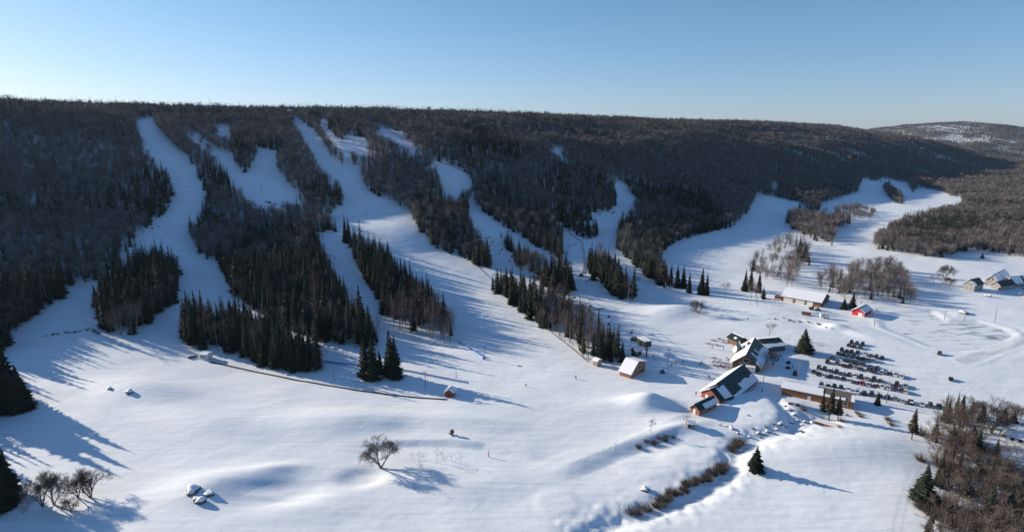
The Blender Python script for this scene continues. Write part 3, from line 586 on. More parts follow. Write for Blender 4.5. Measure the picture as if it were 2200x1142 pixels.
# ------------------------------------------------------------------ object helpers
class MB:
    def __init__(s): s.v=[];s.f=[];s.m=[]
    def add(s,vs,fs,m=0):
        o=len(s.v); s.v+= [tuple(map(float,p)) for p in vs]; s.f+=[tuple(i+o for i in f) for f in fs]; s.m+=[m]*len(fs); return s
    def box(s,c,d,m=0,rz=0,taper=1.0):
        x,y,z=[k/2 for k in d]; t=taper; P=[(-x,-y,-z),(x,-y,-z),(x,y,-z),(-x,y,-z),(-x*t,-y*t,z),(x*t,-y*t,z),(x*t,y*t,z),(-x*t,y*t,z)]
        ca,sa=math.cos(rz),math.sin(rz); P=[(c[0]+a*ca-b*sa,c[1]+a*sa+b*ca,c[2]+e) for a,b,e in P]
        return s.add(P,[(0,3,2,1),(4,5,6,7),(0,1,5,4),(1,2,6,5),(2,3,7,6),(3,0,4,7)],m)
    def tube(s,a,b,r0,r1=None,n=8,m=0,caps=True):
        a=Vector(a);b=Vector(b); r1=r0 if r1 is None else r1; d=(b-a).normalized(); q=d.to_track_quat('Z','Y')
        P=[];
        for p,r in ((a,r0),(b,r1)):
            for i in range(n): P.append(p+q@Vector((r*math.cos(2*math.pi*i/n),r*math.sin(2*math.pi*i/n),0)))
        F=[(i,(i+1)%n,n+(i+1)%n,n+i) for i in range(n)]
        if caps: F+=[tuple(range(n))[::-1],tuple(range(n,2*n))]
        return s.add(P,F,m)
    def prism(s,outline,axis,a,b,m=0):
        """outline of 2-D points extruded between a and b along axis 'x' or 'y'"""
        n=len(outline); P=[]
        for k in (a,b):
            for p,z in outline: P.append((k,p,z) if axis=='x' else (p,k,z))
        F=[(i,(i+1)%n,n+(i+1)%n,n+i) for i in range(n)]+[tuple(range(n))[::-1],tuple(range(n,2*n))]
        return s.add(P,F,m)
    def build(s,name,mats,parent=None,loc=(0,0,0),rz=0,bevel=0,smooth=False):
        me=bpy.data.meshes.new(name); me.from_pydata(s.v,[],s.f)
        for m in (mats if isinstance(mats,(list,tuple)) else [mats]): me.materials.append(m)
        me.polygons.foreach_set('material_index',s.m)
        bm=bmesh.new(); bm.from_mesh(me); bmesh.ops.recalc_face_normals(bm,faces=bm.faces)
        if bevel: bmesh.ops.bevel(bm,geom=[e for e in bm.edges if e.calc_length()>bevel*3],offset=bevel,segments=1,affect='EDGES')
        if smooth:
            for f in bm.faces: f.smooth=True
        bm.to_mesh(me); bm.free()
        return obj(name,me,parent,loc,rz)
def copy_thing(root,loc,rz,label=None,group=None,scale=None,swap=None):
    r=root.copy(); COL.objects.link(r); r.location=loc; r.rotation_euler=(0,0,rz)
    if scale is not None: r.scale=scale if hasattr(scale,'__len__') else (scale,)*3
    if label: r['label']=label
    if group: r['group']=group
    for ch in list(root.children):
        c=ch.copy(); COL.objects.link(c); c.parent=r
        if swap and ch.name.split('.')[0] in swap: c.data=swap[ch.name.split('.')[0]]
        for g in list(ch.children):
            d=g.copy(); COL.objects.link(d); d.parent=c
    return r
M_BROWN=mat('brown_clapboard',(0.17,0.078,0.045),0.8,noise=.25,nscale=1.2)
M_ORANGE=mat('orange_clapboard',(0.28,0.12,0.058),0.8,noise=.2,nscale=1.2)
M_RUST=mat('rust_clapboard',(0.24,0.055,0.035),0.8,noise=.2,nscale=1.2)
M_DKWOOD=mat('dark_wood',(0.07,0.045,0.03),0.85,noise=.3,nscale=2)
M_GREENR=mat('green_metal_roof',(0.006,0.024,0.025),0.5,noise=.2,nscale=.6)
M_DARKR=mat('dark_shingle',(0.055,0.058,0.055),0.85,noise=.35,nscale=1.5)
M_BROWNR=mat('weathered_roof',(0.12,0.11,0.10),0.85,noise=.35,nscale=.8)
M_WHITE=mat('white_paint',(0.72,0.70,0.66),0.6,noise=.06)
M_CREAM=mat('cream_door',(0.66,0.60,0.50),0.6,noise=.06)
M_RED=mat('red_paint',(0.50,0.022,0.028),0.65,noise=.15,nscale=1)
M_GREYS=mat('grey_siding',(0.30,0.285,0.265),0.75,noise=.12,nscale=1)
M_GLASS=mat('window_glass',(0.02,0.03,0.045),0.12,spec=.6)
M_METAL=mat('galvanised_steel',(0.24,0.25,0.26),0.5,metal=.6,noise=.15)
M_BLACK=mat('black_rubber',(0.012,0.012,0.013),0.75)
M_DKSTEEL=mat('dark_steel',(.07,.075,.08),.5,metal=.4)
M_DKGREEN=mat('dark_green_paint',(0.018,0.03,0.024),0.6,noise=.2)
M_POLE=mat('pole_wood',(0.19,0.15,0.12),0.85,noise=.3)
M_BLUE=mat('blue_net',(0.03,0.16,0.50),0.7,noise=.2)
M_ORG=mat('red_net',(0.45,0.06,0.05),0.7,noise=.2)
M_ROCK=mat('grey_rock',(0.13,0.125,0.12),0.9,noise=.4,nscale=2,bump=.5)
def snow_patch(mb_args):pass
def building(name,C,A,B,label,cat,ridge='x',hw=2.6,hp=5.0,frac=.5,wall=M_BROWN,roof=M_GREENR,over=.5,snow=((0,1,0,1),(0,1,0,1)),doors=(),windows=(),lean=None,root=None,wallname='wall',roofname='roof',trim=M_WHITE,snowt=.22,minW=3.0,Wd=None,z0=None):
    """C,A,B: ground corners in the photograph (C nearest, C-A one side, C-B the other).
    ridge runs along C-A ('x') or C-B ('y').  snow: for the two slopes, the covered part (along0,along1,across0,across1), 0 = eave"""
    c,a,b=at(*C),at(*A),at(*B)
    ex=(a-c); ex.z=0; L=ex.length; ex.normalize(); ey=Vector((-ex.y,ex.x,0))
    if ey.dot(b-c)<0: ey=-ey
    W=max(minW,ey.dot(b-c)) if Wd is None else Wd
    if root is None: root=empty(name,(c.x,c.y,min(c.z,a.z,b.z) if z0 is None else z0),0,label,cat)
    ox,oy,oz=root.location
    base=(min(c.z,a.z,b.z) if z0 is None else z0)-oz
    if ridge=='x': U,Vv,LU,LV=ex,ey,L,W
    else: U,Vv,LU,LV=ey,ex,W,L
    off=Vector((c.x-ox,c.y-oy,base))
    P=lambda u,v,z: off+U*u+Vv*v+Vector((0,0,z))
    y=frac*LV; hwf=hw; hwb=hw if lean is None else lean
    w=MB(); prof=[(0,-1.5),(LV,-1.5),(LV,hwb),(y,hp),(0,hwf)]
    pts=[P(0,p,z) for p,z in prof]+[P(LU,p,z) for p,z in prof]
    w.add(pts,[(0,1,2,3,4),(9,8,7,6,5),(0,5,6,1),(1,6,7,2),(4,3,8,9),(0,4,9,5),(2,7,8,3)][:4]+[(0,4,9,5)]); w.build(wallname,wall,root)
    t=.18; rf=MB(); sn=MB()
    for k,(v0,z0_,v1,z1) in enumerate(((0,hwf,y,hp),(LV,hwb,y,hp))):
        sv=(v1-v0); n=math.hypot(sv,z1-z0_); dv,dz=sv/n,(z1-z0_)/n; e0=v0-dv*over; ez=z0_-dz*over
        def slab(mb,u0,u1,s0,s1,lo,hi,m=0,rag=False):
            S=n+over; q=[]
            for h in (lo,hi):
                for uu,ss in ((u0,s0),(u1,s0),(u1,s1),(u0,s1)):
                    q.append(P(uu,e0+dv*ss*S-(dz*h*(1 if dv>0 else -1)),ez+dz*ss*S+abs(dv)*h))
            mb.add(q,[(0,1,2,3),(4,5,6,7),(0,1,5,4),(1,2,6,5),(2,3,7,6),(3,0,4,7)],m)
        slab(rf,-over,LU+over,0,1,0.02,t)
        if snow[k]:
            pcs=snow[k] if isinstance(snow[k][0],(tuple,list)) else (snow[k],)
            for (u0,u1,s0,s1) in pcs:
                UL=LU+2*over
                if s1-s0>.95 or u1-u0<.12: slab(sn,-over+UL*u0+.03,-over+UL*u1-.03,s0+.01,s1-.004,t+.003,t+snowt)
                else:                                    # ragged upper edge where snow has slid
                    nn=max(4,int(UL*(u1-u0)/.5)); gg=random.Random(int(LU*97)+k); wk=1.0
                    for i in range(nn):
                        ua=u0+(u1-u0)*i/nn; ub=u0+(u1-u0)*(i+1)/nn
                        wk=max(.68,min(1.2,wk+gg.uniform(-.09,.09))); slab(sn,-over+UL*ua,-over+UL*ub,s0+.01,min(.98,s0+(s1-s0)*wk),t+.003,t+snowt*gg.uniform(.75,.95))
    rf.build(roofname,roof,root)
    if sn.v: sn.build('roof_snow',M_SNOW,root)
    # doors, windows: (face, along m fraction, width, z0, height, material, name)  face 'c-a' or 'c-b'
    for k,(face,f,wd,zb,hh,mm,nm) in enumerate(list(doors)+list(windows)):
        d=MB(); D,Nn,LL=(ex,-ey,L) if face=='ca' else (ey,-ex,W)
        if face=='cb': pass
        p0=off+D*(f*LL); q=[]
        for dep in (0.0,0.07):
            for du,dz_ in ((-wd/2,0),(wd/2,0),(wd/2,hh),(-wd/2,hh)): q.append(p0+D*du+Nn*(dep-.01)+Vector((0,0,zb+dz_)))
        d.add(q,[(0,1,2,3),(4,5,6,7),(0,1,5,4),(1,2,6,5),(2,3,7,6),(3,0,4,7)]); o=d.build(nm,mm,root)
        if nm=='window':
            fr=MB()
            for du,dz_,sx,sz in ((-wd/2-.06,hh/2,.12,hh+.24),(wd/2+.06,hh/2,.12,hh+.24),(0,-.06,wd,.12),(0,hh+.06,wd,.12)):
                cc=p0+D*du+Nn*.04+Vector((0,0,zb+dz_)); q=[]
                for s3 in (-1,1):
                    for s1,s2 in ((-1,-1),(1,-1),(1,1),(-1,1)): q.append(cc+D*(s1*sx/2)+Vector((0,0,s2*sz/2))+Nn*(.05*s3))
                fr.add(q,[(0,1,2,3),(4,5,6,7),(0,1,5,4),(1,2,6,5),(2,3,7,6),(3,0,4,7)])
            fr.build('frame',M_WHITE,o)
    root['L']=L; root['W']=W
    print(name,'L %.1f W %.1f'%(L,W))
    return root
D=lambda f,wd,hh,m=M_CREAM,face='ca',zb=0,nm='door':(face,f,wd,zb,hh,m,nm)
Wn=lambda f,wd=1.0,hh=1.1,zb=1.2,face='ca':(face,f,wd,zb,hh,M_GLASS,'window')
# ------------------------------------------------------------------ buildings
b=building('ski_hut',(1355,813),(1331,805.5),(1397,799.5),'orange brown wooden hut with a steep snow covered roof below the tree strip','hut','x',hw=2.0,hp=6.2,frac=.45,lean=4.6,wall=M_ORANGE,roof=M_BROWNR,windows=[Wn(.62,3.4,1.2,2.6,'cb'),Wn(.2,1.0,1.0,1.0,'cb')],doors=[D(.8,1.2,2.1,M_DKWOOD,'cb')])
# main lodge
b=building('ski_lodge',(1631,799),(1646,762),(1572,790),'large ski lodge with green roof, snowy left slope and a glazed front gable','lodge','x',hw=2.6,hp=7.2,wall=M_BROWN,roof=M_GREENR,over=1.2,
  snow=(((0,1,0,.42),(.2,.26,.4,.85),(.45,.5,.4,.8)),(0,1,0,1)),windows=[Wn(.35,2.6,2.2,.6,'cb'),Wn(.62,2.6,2.2,.6,'cb'),Wn(.5,2.2,1.6,3.4,'cb')],doors=[D(.16,2.2,2.2,M_DKWOOD,'cb')])
zl=b.location.z
building('',(1604,742),(1584,745),(1592,733),'','','y',hw=3.2,hp=4.8,wall=M_BROWN,roof=M_GREENR,over=.6,snow=((0,1,.0,1),(.3,.5,.3,.6)),root=b,wallname='rear_wing_wall',roofname='rear_wing_roof',Wd=7,z0=zl)
building('',(1686,752),(1646,756),(1682,740),'','','x',hw=2.8,hp=4.6,wall=M_DKWOOD,roof=M_GREENR,over=.7,snow=((0,1,0,.40),(0,1,0,1)),root=b,wallname='side_wing_wall',roofname='side_wing_roof',Wd=11,z0=zl,windows=[Wn(.2,1.4),Wn(.45,1.4),Wn(.7,1.4)])
building('',(1655,757),(1641,760),(1655,750),'','','x',hw=2.6,hp=3.2,wall=M_DKWOOD,roof=M_GREENR,over=.3,root=b,wallname='link_wall',roofname='link_roof',Wd=5,z0=zl)
building('',(1600,770),(1578,768),(1600,750),'','','y',hw=2.6,hp=6.0,wall=M_BROWN,roof=M_GREENR,over=.5,snow=((0,1,0,1),(0,.8,0,.5)),root=b,wallname='cross_gable_wall',roofname='cross_gable_roof',Wd=6,z0=zl)
ch=MB(); pc=at(1606,768); ch.box((pc.x-b.location.x,pc.y-b.location.y,6.9),(1.1,1.1,1.6)); ch.build('chimney',M_DKWOOD,b)
building('storage_box',(1622,801.5),(1603,799.5),(1623,796),'white flat topped storage shed in front of the ski lodge gable','shed','x',hw=2.3,hp=2.5,wall=M_WHITE,roof=M_METAL,over=.1,Wd=3)
# rental building with front wing
b=building('rental_building',(1571,857),(1623,824),(1512,842),'big green roofed building with dark slope and rust red front gable wing','building','x',hw=2.0,hp=6.6,wall=M_RUST,roof=M_GREENR,over=.9,
  snow=(((.45,1,0,.48),(.12,.45,0,.18)),(0,1,0,1)),windows=[Wn(.3,1.2),Wn(.5,1.2),Wn(.7,1.2),Wn(.85,1.2)])
building('',(1545,867),(1569,856),(1500,854),'','','x',hw=2.2,hp=4.9,wall=M_RUST,roof=M_GREENR,over=.5,snow=((.4,1,0,.95),(0,1,0,1)),root=b,wallname='front_wing_wall',roofname='front_wing_roof',windows=[Wn(.25,1.1,1.1,1.1,'cb')],doors=[D(.7,1.1,2.0,M_WHITE,'cb')])
building('small_shed',(1502,893),(1539,873),(1479,885.5),'small brown wooden shed with white door, lowest of the buildings by the lodge','shed','x',hw=2.2,hp=3.9,wall=M_ORANGE,roof=M_GREENR,over=.5,snow=((.3,1,.0,.7),(0,1,0,1)),doors=[D(.55,1.0,2.0,M_WHITE,'cb')],windows=[Wn(.3,1.1),Wn(.7,1.1)])
building('long_low_building',(1831,879.5),(1679,846),(1848,862),'long low brown building with patchy snow on its flat roof below the parked cars','building','x',hw=3.1,hp=4.0,wall=M_ORANGE,roof=M_BROWNR,over=.5,snow=(((.42,1,0,1),(.12,.42,.0,.35),(.0,.05,0,.9)),((.5,1,0,1),(0,.5,0,.3))),windows=[Wn(.1,1.4),Wn(.25,1.4)],doors=[D(.6,1.1,2.0,M_WHITE)])
building('entrance_kiosk',(1717,873.5),(1694,868.5),(1720,866),'tiny brown kiosk with snowy roof and white door before the long low building','kiosk','x',hw=2.0,hp=2.8,wall=M_BROWN,roof=M_BROWNR,over=.4,Wd=3.6,doors=[D(.45,.9,1.8,M_WHITE)])
building('maintenance_building',(1763,660),(1679,645.5),(1792,648.5),'long brown maintenance shed with white roof and three pale garage doors','shed','x',hw=3.0,hp=6.6,wall=M_BROWN,roof=M_BROWNR,over=.6,doors=[D(.83,5.4,2.6),D(.525,5.2,2.6),D(.27,3.4,2.7,M_WHITE)],windows=[Wn(.68,.8,.8),Wn(.38,.8,.8)])
building('red_shed',(1856,680.5),(1830,675),(1874,673),'bright red shed with white door and green roof beside the frozen pond','shed','y',hw=2.6,hp=4.6,wall=M_RED,roof=M_GREENR,over=.5,snow=((0,1,0,.75),(0,1,0,1)),doors=[D(.32,2.2,2.0,M_WHITE),D(.02,.25,2.4,M_WHITE,nm='corner_trim')])
building('storage_container',(1741,679),(1722,675.5),(1744,674),'brown storage container with snow on top beside the maintenance shed yard','container','x',hw=2.4,hp=2.6,wall=M_BROWN,roof=M_METAL,over=.05,Wd=2.8)
building('dark_trailer',(1678,643),(1664,641),(1680,638),'dark rusty trailer at the left end of the maintenance shed','trailer','x',hw=1.8,hp=2.0,wall=M_RUST,roof=M_METAL,over=.05,Wd=3,snow=(None,None))
building('grey_house',(2092,626.5),(2069,621.5),(2100,621),'small detached grey clapboard house with steep dark roof, left of the row houses','house','y',hw=4.2,hp=7.6,wall=M_GREYS,roof=M_DARKR,over=.4,snow=((.0,.25,.0,.8),(0,1,0,1)),windows=[Wn(.3,.8,1.2,3.9),Wn(.5,.8,1.2,3.9),Wn(.3,.8,1.2,1.2),Wn(.7,.8,1.2,1.2)],Wd=11)
b=building('row_house',(2141,615),(2117,611),(2158,600),'grey gabled row house with snowy roof and a lower front wing','house','y',hw=4.2,hp=7.4,wall=M_GREYS,roof=M_DARKR,over=.5,snow=(((0,.45,.0,.97),(.5,1,.0,.97)),(0,1,0,1)),windows=[Wn(.45,.9,1.2,4.4)],Wd=30)
building('',(2150,624),(2128,619),(2156,615),'','','y',hw=2.8,hp=5.6,wall=M_GREYS,roof=M_DARKR,over=.5,snow=(None,(0,1,0,1)),root=b,wallname='front_wing_wall',roofname='front_wing_roof',Wd=16,windows=[Wn(.15,.8,1.6,.4)])
building('row_house',(2174,617),(2153,612),(2200,597),'long grey row house with white trimmed dormers at the right edge','house','y',hw=3.0,hp=7.0,wall=M_GREYS,roof=M_DARKR,over=.5,snow=(((.0,.22,.0,.97),(.27,.47,.0,.97),(.52,.72,.0,.97),(.77,1,.0,.97)),(0,1,0,1)),Wd=46,windows=[Wn(.08,1.2,2,.4,'cb'),Wn(.2,1.2,2,.4,'cb'),Wn(.32,1.2,2,.4,'cb'),Wn(.44,1.2,2,.4,'cb')])
building('white_house',(2214,963),(2160,948),(2240,944),'low white house with snowy roof at the right edge behind the scrubby wood','house','x',hw=2.4,hp=4.6,wall=M_WHITE,roof=M_DARKR,over=.5,windows=[Wn(.2,1.2),Wn(.42,1.2),Wn(.75,1.2)])
building('lift_operator_hut',(1365,766),(1356,762),(1377,762),'dark wooden operator hut with snowy roof left of the lift terminal','hut','y',hw=2.6,hp=4.0,wall=M_DKWOOD,roof=M_DKWOOD,over=.5,windows=[Wn(.3,.9,.9,1.2,'cb')])
building('ticket_booth',(1283,787.5),(1273,784),(1291,784),'small tan wooden booth with snowy roof at the lower end of the tree strip','booth','x',hw=2.4,hp=3.2,wall=mat('tan_boards',(.36,.28,.21),.8,noise=.15),roof=M_WHITE,over=.35,windows=[Wn(.5,.8,.7,1.2)])
building('conveyor_hut',(446,773),(430,771),(447,767),'white cabin with snowy roof at the upper left end of the black conveyor','hut','x',hw=2.4,hp=2.9,wall=M_WHITE,roof=M_METAL,over=.3,Wd=3.2,windows=[Wn(.3,.7,1.2,.8),Wn(.6,.7,1.2,.8),Wn(.85,.5,1.2,.8)])
building('conveyor_hut',(974,853),(956,852),(975,846),'small dark red hut with snowy roof at the lower end of the black conveyor','hut','y',hw=1.9,hp=3.1,wall=M_RUST,roof=M_BROWNR,over=.35,Wd=3.2,doors=[D(.5,.8,1.6,M_DKWOOD)])
building('green_shelter',(1493,921),(1478,919),(1496,914),'little dark open shelter with snowy roof on the bank below the small brown shed','shelter','x',hw=1.8,hp=2.3,wall=M_DKWOOD,roof=M_METAL,over=.3,Wd=3,windows=[Wn(.3,.8,.9,.6)])
building('hill_hut',(742,512),(735,508),(748,508),'small hut with snowy roof by the twin spruces halfway up the hill','hut','x',hw=1.9,hp=3.0,wall=M_DKWOOD,roof=M_BROWNR,over=.3,minW=3)
b=building('top_lift_station',(628,250),(617,249.5),(629,246.5),'grey lift station among bare trees at the top of the centre run','lift station','x',hw=6.5,hp=8.5,wall=M_METAL,roof=M_METAL,over=.6,Wd=6)
# grey dome by white house
dm=MB(); n=12
for j in range(5):
    a0,a1=j*math.pi/10,(j+1)*math.pi/10
    for i in range(n):
        p=lambda a,t:(2*math.cos(a)*math.cos(t),2*math.cos(a)*math.sin(t),2.6*math.sin(a)); t0,t1=2*math.pi*i/n,2*math.pi*(i+1)/n
        dm.add([p(a0,t0),p(a0,t1),p(a1,t1),p(a1,t0)],[(0,1,2,3)])
o=dm.build('garden_dome',mat('grey_tarp',(.22,.25,.23),.7,noise=.15),None,at(2162,934),smooth=True); tag(o,'small grey domed shelter just left of the white house','dome')
# ------------------------------------------------------------------ lift
def tower(loc,h,rz,label,name='lift_tower',grp='chairlift towers'):
    r=empty(name,loc,rz,label,'lift tower',grp)
    m=MB(); m.tube((0,0,-1),(0,0,h),.36,.26,10); m.build('post',M_DKSTEEL,r)
    m=MB(); m.box((0,0,h),(5.6,.3,.35)); m.box((0,0,h-.6),(3,.15,.15)); m.build('crossarm',M_DKSTEEL,r)
    for s in (-1,1):
        m=MB(); m.box((s*2.6,0,h+.25),(.15,2.2,.2))
        for k in range(4): m.tube((s*2.6-.12,-.9+.6*k,h+.35),(s*2.6+.12,-.9+.6*k,h+.35),.22,.22,8)
        m.build('sheave_train',M_BLACK,r)
    m=MB()
    for k in range(int(h/1.0)): m.box((.45,0,k+.5),(.5,.05,.05))
    m.build('ladder',M_METAL,r)
    return r
tops=[(1385,764,7.5),(1285,700,9.5),(1160,622,9.5),(1046,535,9.0),(988,487,12),(905,420,13),(800,345,13),(700,290,12),(630,250,8)]
TP=[at(u,v) for u,v,h in tops]; HT=[h for *_,h in tops]
ang=[]
for i,p in enumerate(TP):
    a=TP[max(0,i-1)];c=TP[min(len(TP)-1,i+1)]; d=c-a; ang.append(math.atan2(-d.x,d.y))
TL=['by the lower lift terminal','on the lit snow above the tree strip end','beside the band below the race run','between the dark tree bands','among spruces at the head of the short slope','hidden in the wood above','in the upper wood','below the top station']
for i in range(1,len(TP)-1):
    tower(TP[i],HT[i],ang[i],'grey steel chairlift tower with crossarm '+TL[i])
def cable_pt(i,f,s):
    a=TP[i]+Vector((math.cos(ang[i])*s*2.6,math.sin(ang[i])*s*2.6,HT[i]+.6)); c=TP[i+1]+Vector((math.cos(ang[i+1])*s*2.6,math.sin(ang[i+1])*s*2.6,HT[i+1]+.6))
    p=a.lerp(c,f); p.z-=4*f*(1-f)*(c-a).length*.015; return p
for s in (-1,1):
    m=MB()
    for i in range(len(TP)-1):
        for k in range(8): m.tube(cable_pt(i,k/8,s),cable_pt(i,(k+1)/8,s),.05,.05,4,caps=False)
    o=m.build('haul_cable',M_BLACK); tag(o,('left' if s<0 else 'right')+' hand steel cable of the chairlift running up the hill','cable','chairlift cables')
chair0=None; ci=0
for i in range(len(TP)-2):
    L=(TP[i+1]-TP[i]).length; k=int(L/16)
    for j in range(k):
        for s in (-1,1):
            p=cable_pt(i,(j+.5+.2*s)/k,s); rz=ang[i]
            lb='empty double chair hanging '+('left' if s<0 else 'right')+' side, '+['just above the terminal','below the second tower','between the tree bands','above the dark bands','in the spruces','over the upper wood','near the top'][i]
            if chair0 is None:
                chair0=empty('lift_chair',p,rz,lb,'chairlift chair','chairs on the chairlift')
                m=MB(); m.tube((0,0,0),(0,0,-2.0),.05,.05,5); m.tube((0,0,-2.0),(0,.5,-2.4),.05,.05,5); m.build('hanger',M_BLACK,chair0)
                m=MB(); m.box((0,0,-2.7),(1.5,.55,.1)); m.build('seat',M_BLACK,chair0)
                m=MB(); m.box((0,.32,-2.3),(1.5,.08,.7)); m.build('backrest',M_BLACK,chair0)
            else: copy_thing(chair0,p,rz,lb)
# lower terminal
p=TP[0]; t=empty('lift_terminal',p,ang[0]+math.pi/2,'dark raised chairlift terminal with snowy roof on steel legs','lift terminal')
m=MB(); m.box((1,0,6.6),(6.5,3.6,2.6)); m.build('housing',M_DKGREEN,t); m=MB(); m.box((1,0,8.02),(6.8,3.9,.22)); m.build('roof_snow',M_SNOW,t)
m=MB(); m.box((4.6,0,5.2),(14,.35,.4)); m.box((4.6,1.6,5.2),(14,.2,.3)); m.box((4.6,-1.6,5.2),(14,.2,.3)); m.build('beam',M_BLACK,t)
for x,y in ((-1.5,0),(4.5,0)):
    m=MB(); m.tube((x,y,-1),(x,y,5.4),.35,.3,8); m.tube((x,-1.6,5.2),(x,0,2.8),.12,.12,5); m.tube((x,1.6,5.2),(x,0,2.8),.12,.12,5); m.build('leg',M_BLACK,t)
m=MB(); m.tube((9,0,5.0),(9,0,5.25),2.4,2.4,20); m.build('bullwheel',M_BLACK,t)
# ------------------------------------------------------------------ poles
def pole(u,v,h,kind,label,cat='pole',group=None,col=M_POLE):
    r=empty({'lamp':'light_pole','wire':'utility_pole','plain':'wooden_post','gun':'snow_gun'}[kind],at(u,v),rnd.uniform(0,3),label,cat,group)
    m=MB(); m.tube((0,0,-.6),(0,0,h),.17,.11,7); m.build('post',col,r)
    if kind=='lamp': m=MB(); m.box((0,0,h),(1.4,.12,.12)); m.box((.6,.1,h+.15),(.4,.3,.3)); m.box((-.6,.1,h+.15),(.4,.3,.3)); m.build('lamp_head',M_METAL,r)
    if kind=='wire': m=MB(); m.box((0,0,h-.5),(2.2,.14,.14)); m.box((0,0,h-1.3),(1.6,.12,.12)); m.tube((-.9,0,h-.43),(-.9,0,h-.15),.06); m.tube((.9,0,h-.43),(.9,0,h-.15),.06); m.build('crossarm',M_POLE,r)
    if kind=='gun':
        m=MB(); m.tube((-.2,-.6,h),(.2,.6,h+.35),.35,.42,12); m.build('barrel',M_BLUE,r); m=MB(); m.box((0,0,.5),(1.0,.8,1.0)); m.build('pump_box',M_BLUE,r)
    return r
for u,v,h,k,l in [(866,464,5.5,'lamp','light pole on the bright snow shoulder at the right of the centre run'),(2137,691,8,'lamp','lone lamp post on the open snow right of the frozen pond'),(1878,701,10.5,'wire','tall utility pole beside the red shed'),(1434,786,8,'lamp','light pole beside the blue machine right of the orange hut'),
   (1714,821,9,'wire','utility pole at the left corner of the parking area behind the long low building'),(1904,866,8.5,'wire','utility pole between the parked cars above the lone spruce'),(914,831,6.5,'lamp','light pole left of the dark red conveyor hut'),(718,817,6,'lamp','thin light pole below the blue fence left of the little spruce clump'),
   (1440,622,5,'plain','wooden post at the foot of the large right wood'),(2029,687,6.5,'plain','bare pole at the upper edge of the frozen pond'),(1950,540,5,'plain','post at the front of the right hand wood'),(1208,634,6,'plain','post at the lower end of the band below the race run'),(1020,524,6,'plain','broken pale trunk post at the edge of the bright snow, upper one'),
   (1021,566,6,'plain','pale post on the slope shoulder above the strip, left one'),(1037,572,6,'plain','pale post on the slope shoulder above the strip, right one'),(563,414,6,'lamp','small lift pole standing in the shaded run at upper left'),(2071,690,3,'plain','short stake beside the snowy rocks at the pond'),
   (980,812,3,'plain','short stake above the dark red conveyor hut'),(884,715,7,'plain','pale pole at the foot of the tree band by the centre run'),(693,512,7,'plain','pole at the tree edge above the shaded narrow run'),(1160,470,4,'plain','post beside the red safety net at the wood edge'),(440,742,7,'plain','pale pole by the first spruces of the row above the conveyor')]:
    pole(u,v,h,k,l,'pole')
pole(1040,771,5.5,'gun','blue snow gun on a pole at the end of the blue fence','snow gun')
# fan gun on its mound, dark bushy cover
g=empty('snow_gun',at(968,934),.4,'dark fan snow gun on a small wheeled carriage above the sapling row','snow gun')
m=MB(); m.tube((0,0,1.2),(.9,-.4,1.7),.55,.65,12); m.build('barrel',M_DKWOOD,g); m=MB(); m.box((.3,0,.55),(1.8,.9,.15)); m.tube((.1,0,.5),(.2,0,1.3),.12,.1,6); m.build('carriage',M_METAL,g)
for s in (-1,1):
    m=MB(); m.tube((.3,s*.5-.08,.3),(.3,s*.5+.08,.3),.32,.32,12); m.build('wheel',M_BLACK,g)
g=empty('tee_marker',at(1050,981),0,'thin red upright marker post on the lower snowfield','marker'); m=MB(); m.tube((0,0,-.2),(0,0,1.9),.13,.13,6); m.build('post',M_RED,g); m=MB(); m.box((.05,0,1.8),(.3,.2,.3)); m.build('cap',M_RED,g)
# conveyor
def ribbon(pts,width,h0,h1,name,mt,parent=None,loc=(0,0,0),n=60,side=0.0):
    P=[];F=[]; Q=[]
    for i in range(n+1):
        f=i/n*(len(pts)-1); k=min(int(f),len(pts)-2); g=f-k; x=pts[k][0]*(1-g)+pts[k+1][0]*g; y=pts[k][1]*(1-g)+pts[k+1][1]*g; Q.append((x,y))
    for i,(x,y) in enumerate(Q):
        a=Q[max(0,i-1)];c=Q[min(n,i+1)]; d=Vector((c[0]-a[0],c[1]-a[1],0)).normalized(); s=Vector((-d.y,d.x,0)); z=H(x,y); x+=s.x*side;y+=s.y*side
        for w,h in ((-width/2,h0),(width/2,h0),(width/2,h1),(-width/2,h1)): P.append((x+s.x*w-loc[0],y+s.y*w-loc[1],z+h-loc[2]))
    for i in range(n):
        o=4*i
        for j in range(4): F.append((o+j,o+(j+1)%4,o+4+(j+1)%4,o+4+j))
    F+=[(0,1,2,3),(4*n,4*n+1,4*n+2,4*n+3)]
    m=MB(); m.add(P,F); return m.build(name,mt,parent,loc)
CV_=[at(450,777),at(520,792),at(640,817),at(760,837),at(850,849),at(960,858)]
r=empty('conveyor_lift',CV_[0],0,'long black carpet conveyor running down from the white cabin to the red hut','conveyor')
cvp=[(p.x,p.y) for p in CV_]; l0=tuple(CV_[0])
o=ribbon(cvp,.7,-.2,.12,'belt',M_BLACK,None,l0); o.parent=r; o.location=(0,0,0)
for s in (-1,1): o=ribbon(cvp,.06,-.2,.16,'side_rail',M_BLACK,None,l0,side=s*.45); o.parent=r; o.location=(0,0,0)
m=MB(); m.box((0,0,.5),(3.6,.8,.8),rz=.5); o=m.build('snow_shovel_rack',M_DKWOOD,None,at(414,768)); tag(o,'dark wooden crate lying on snow left of the white conveyor cabin','crate')
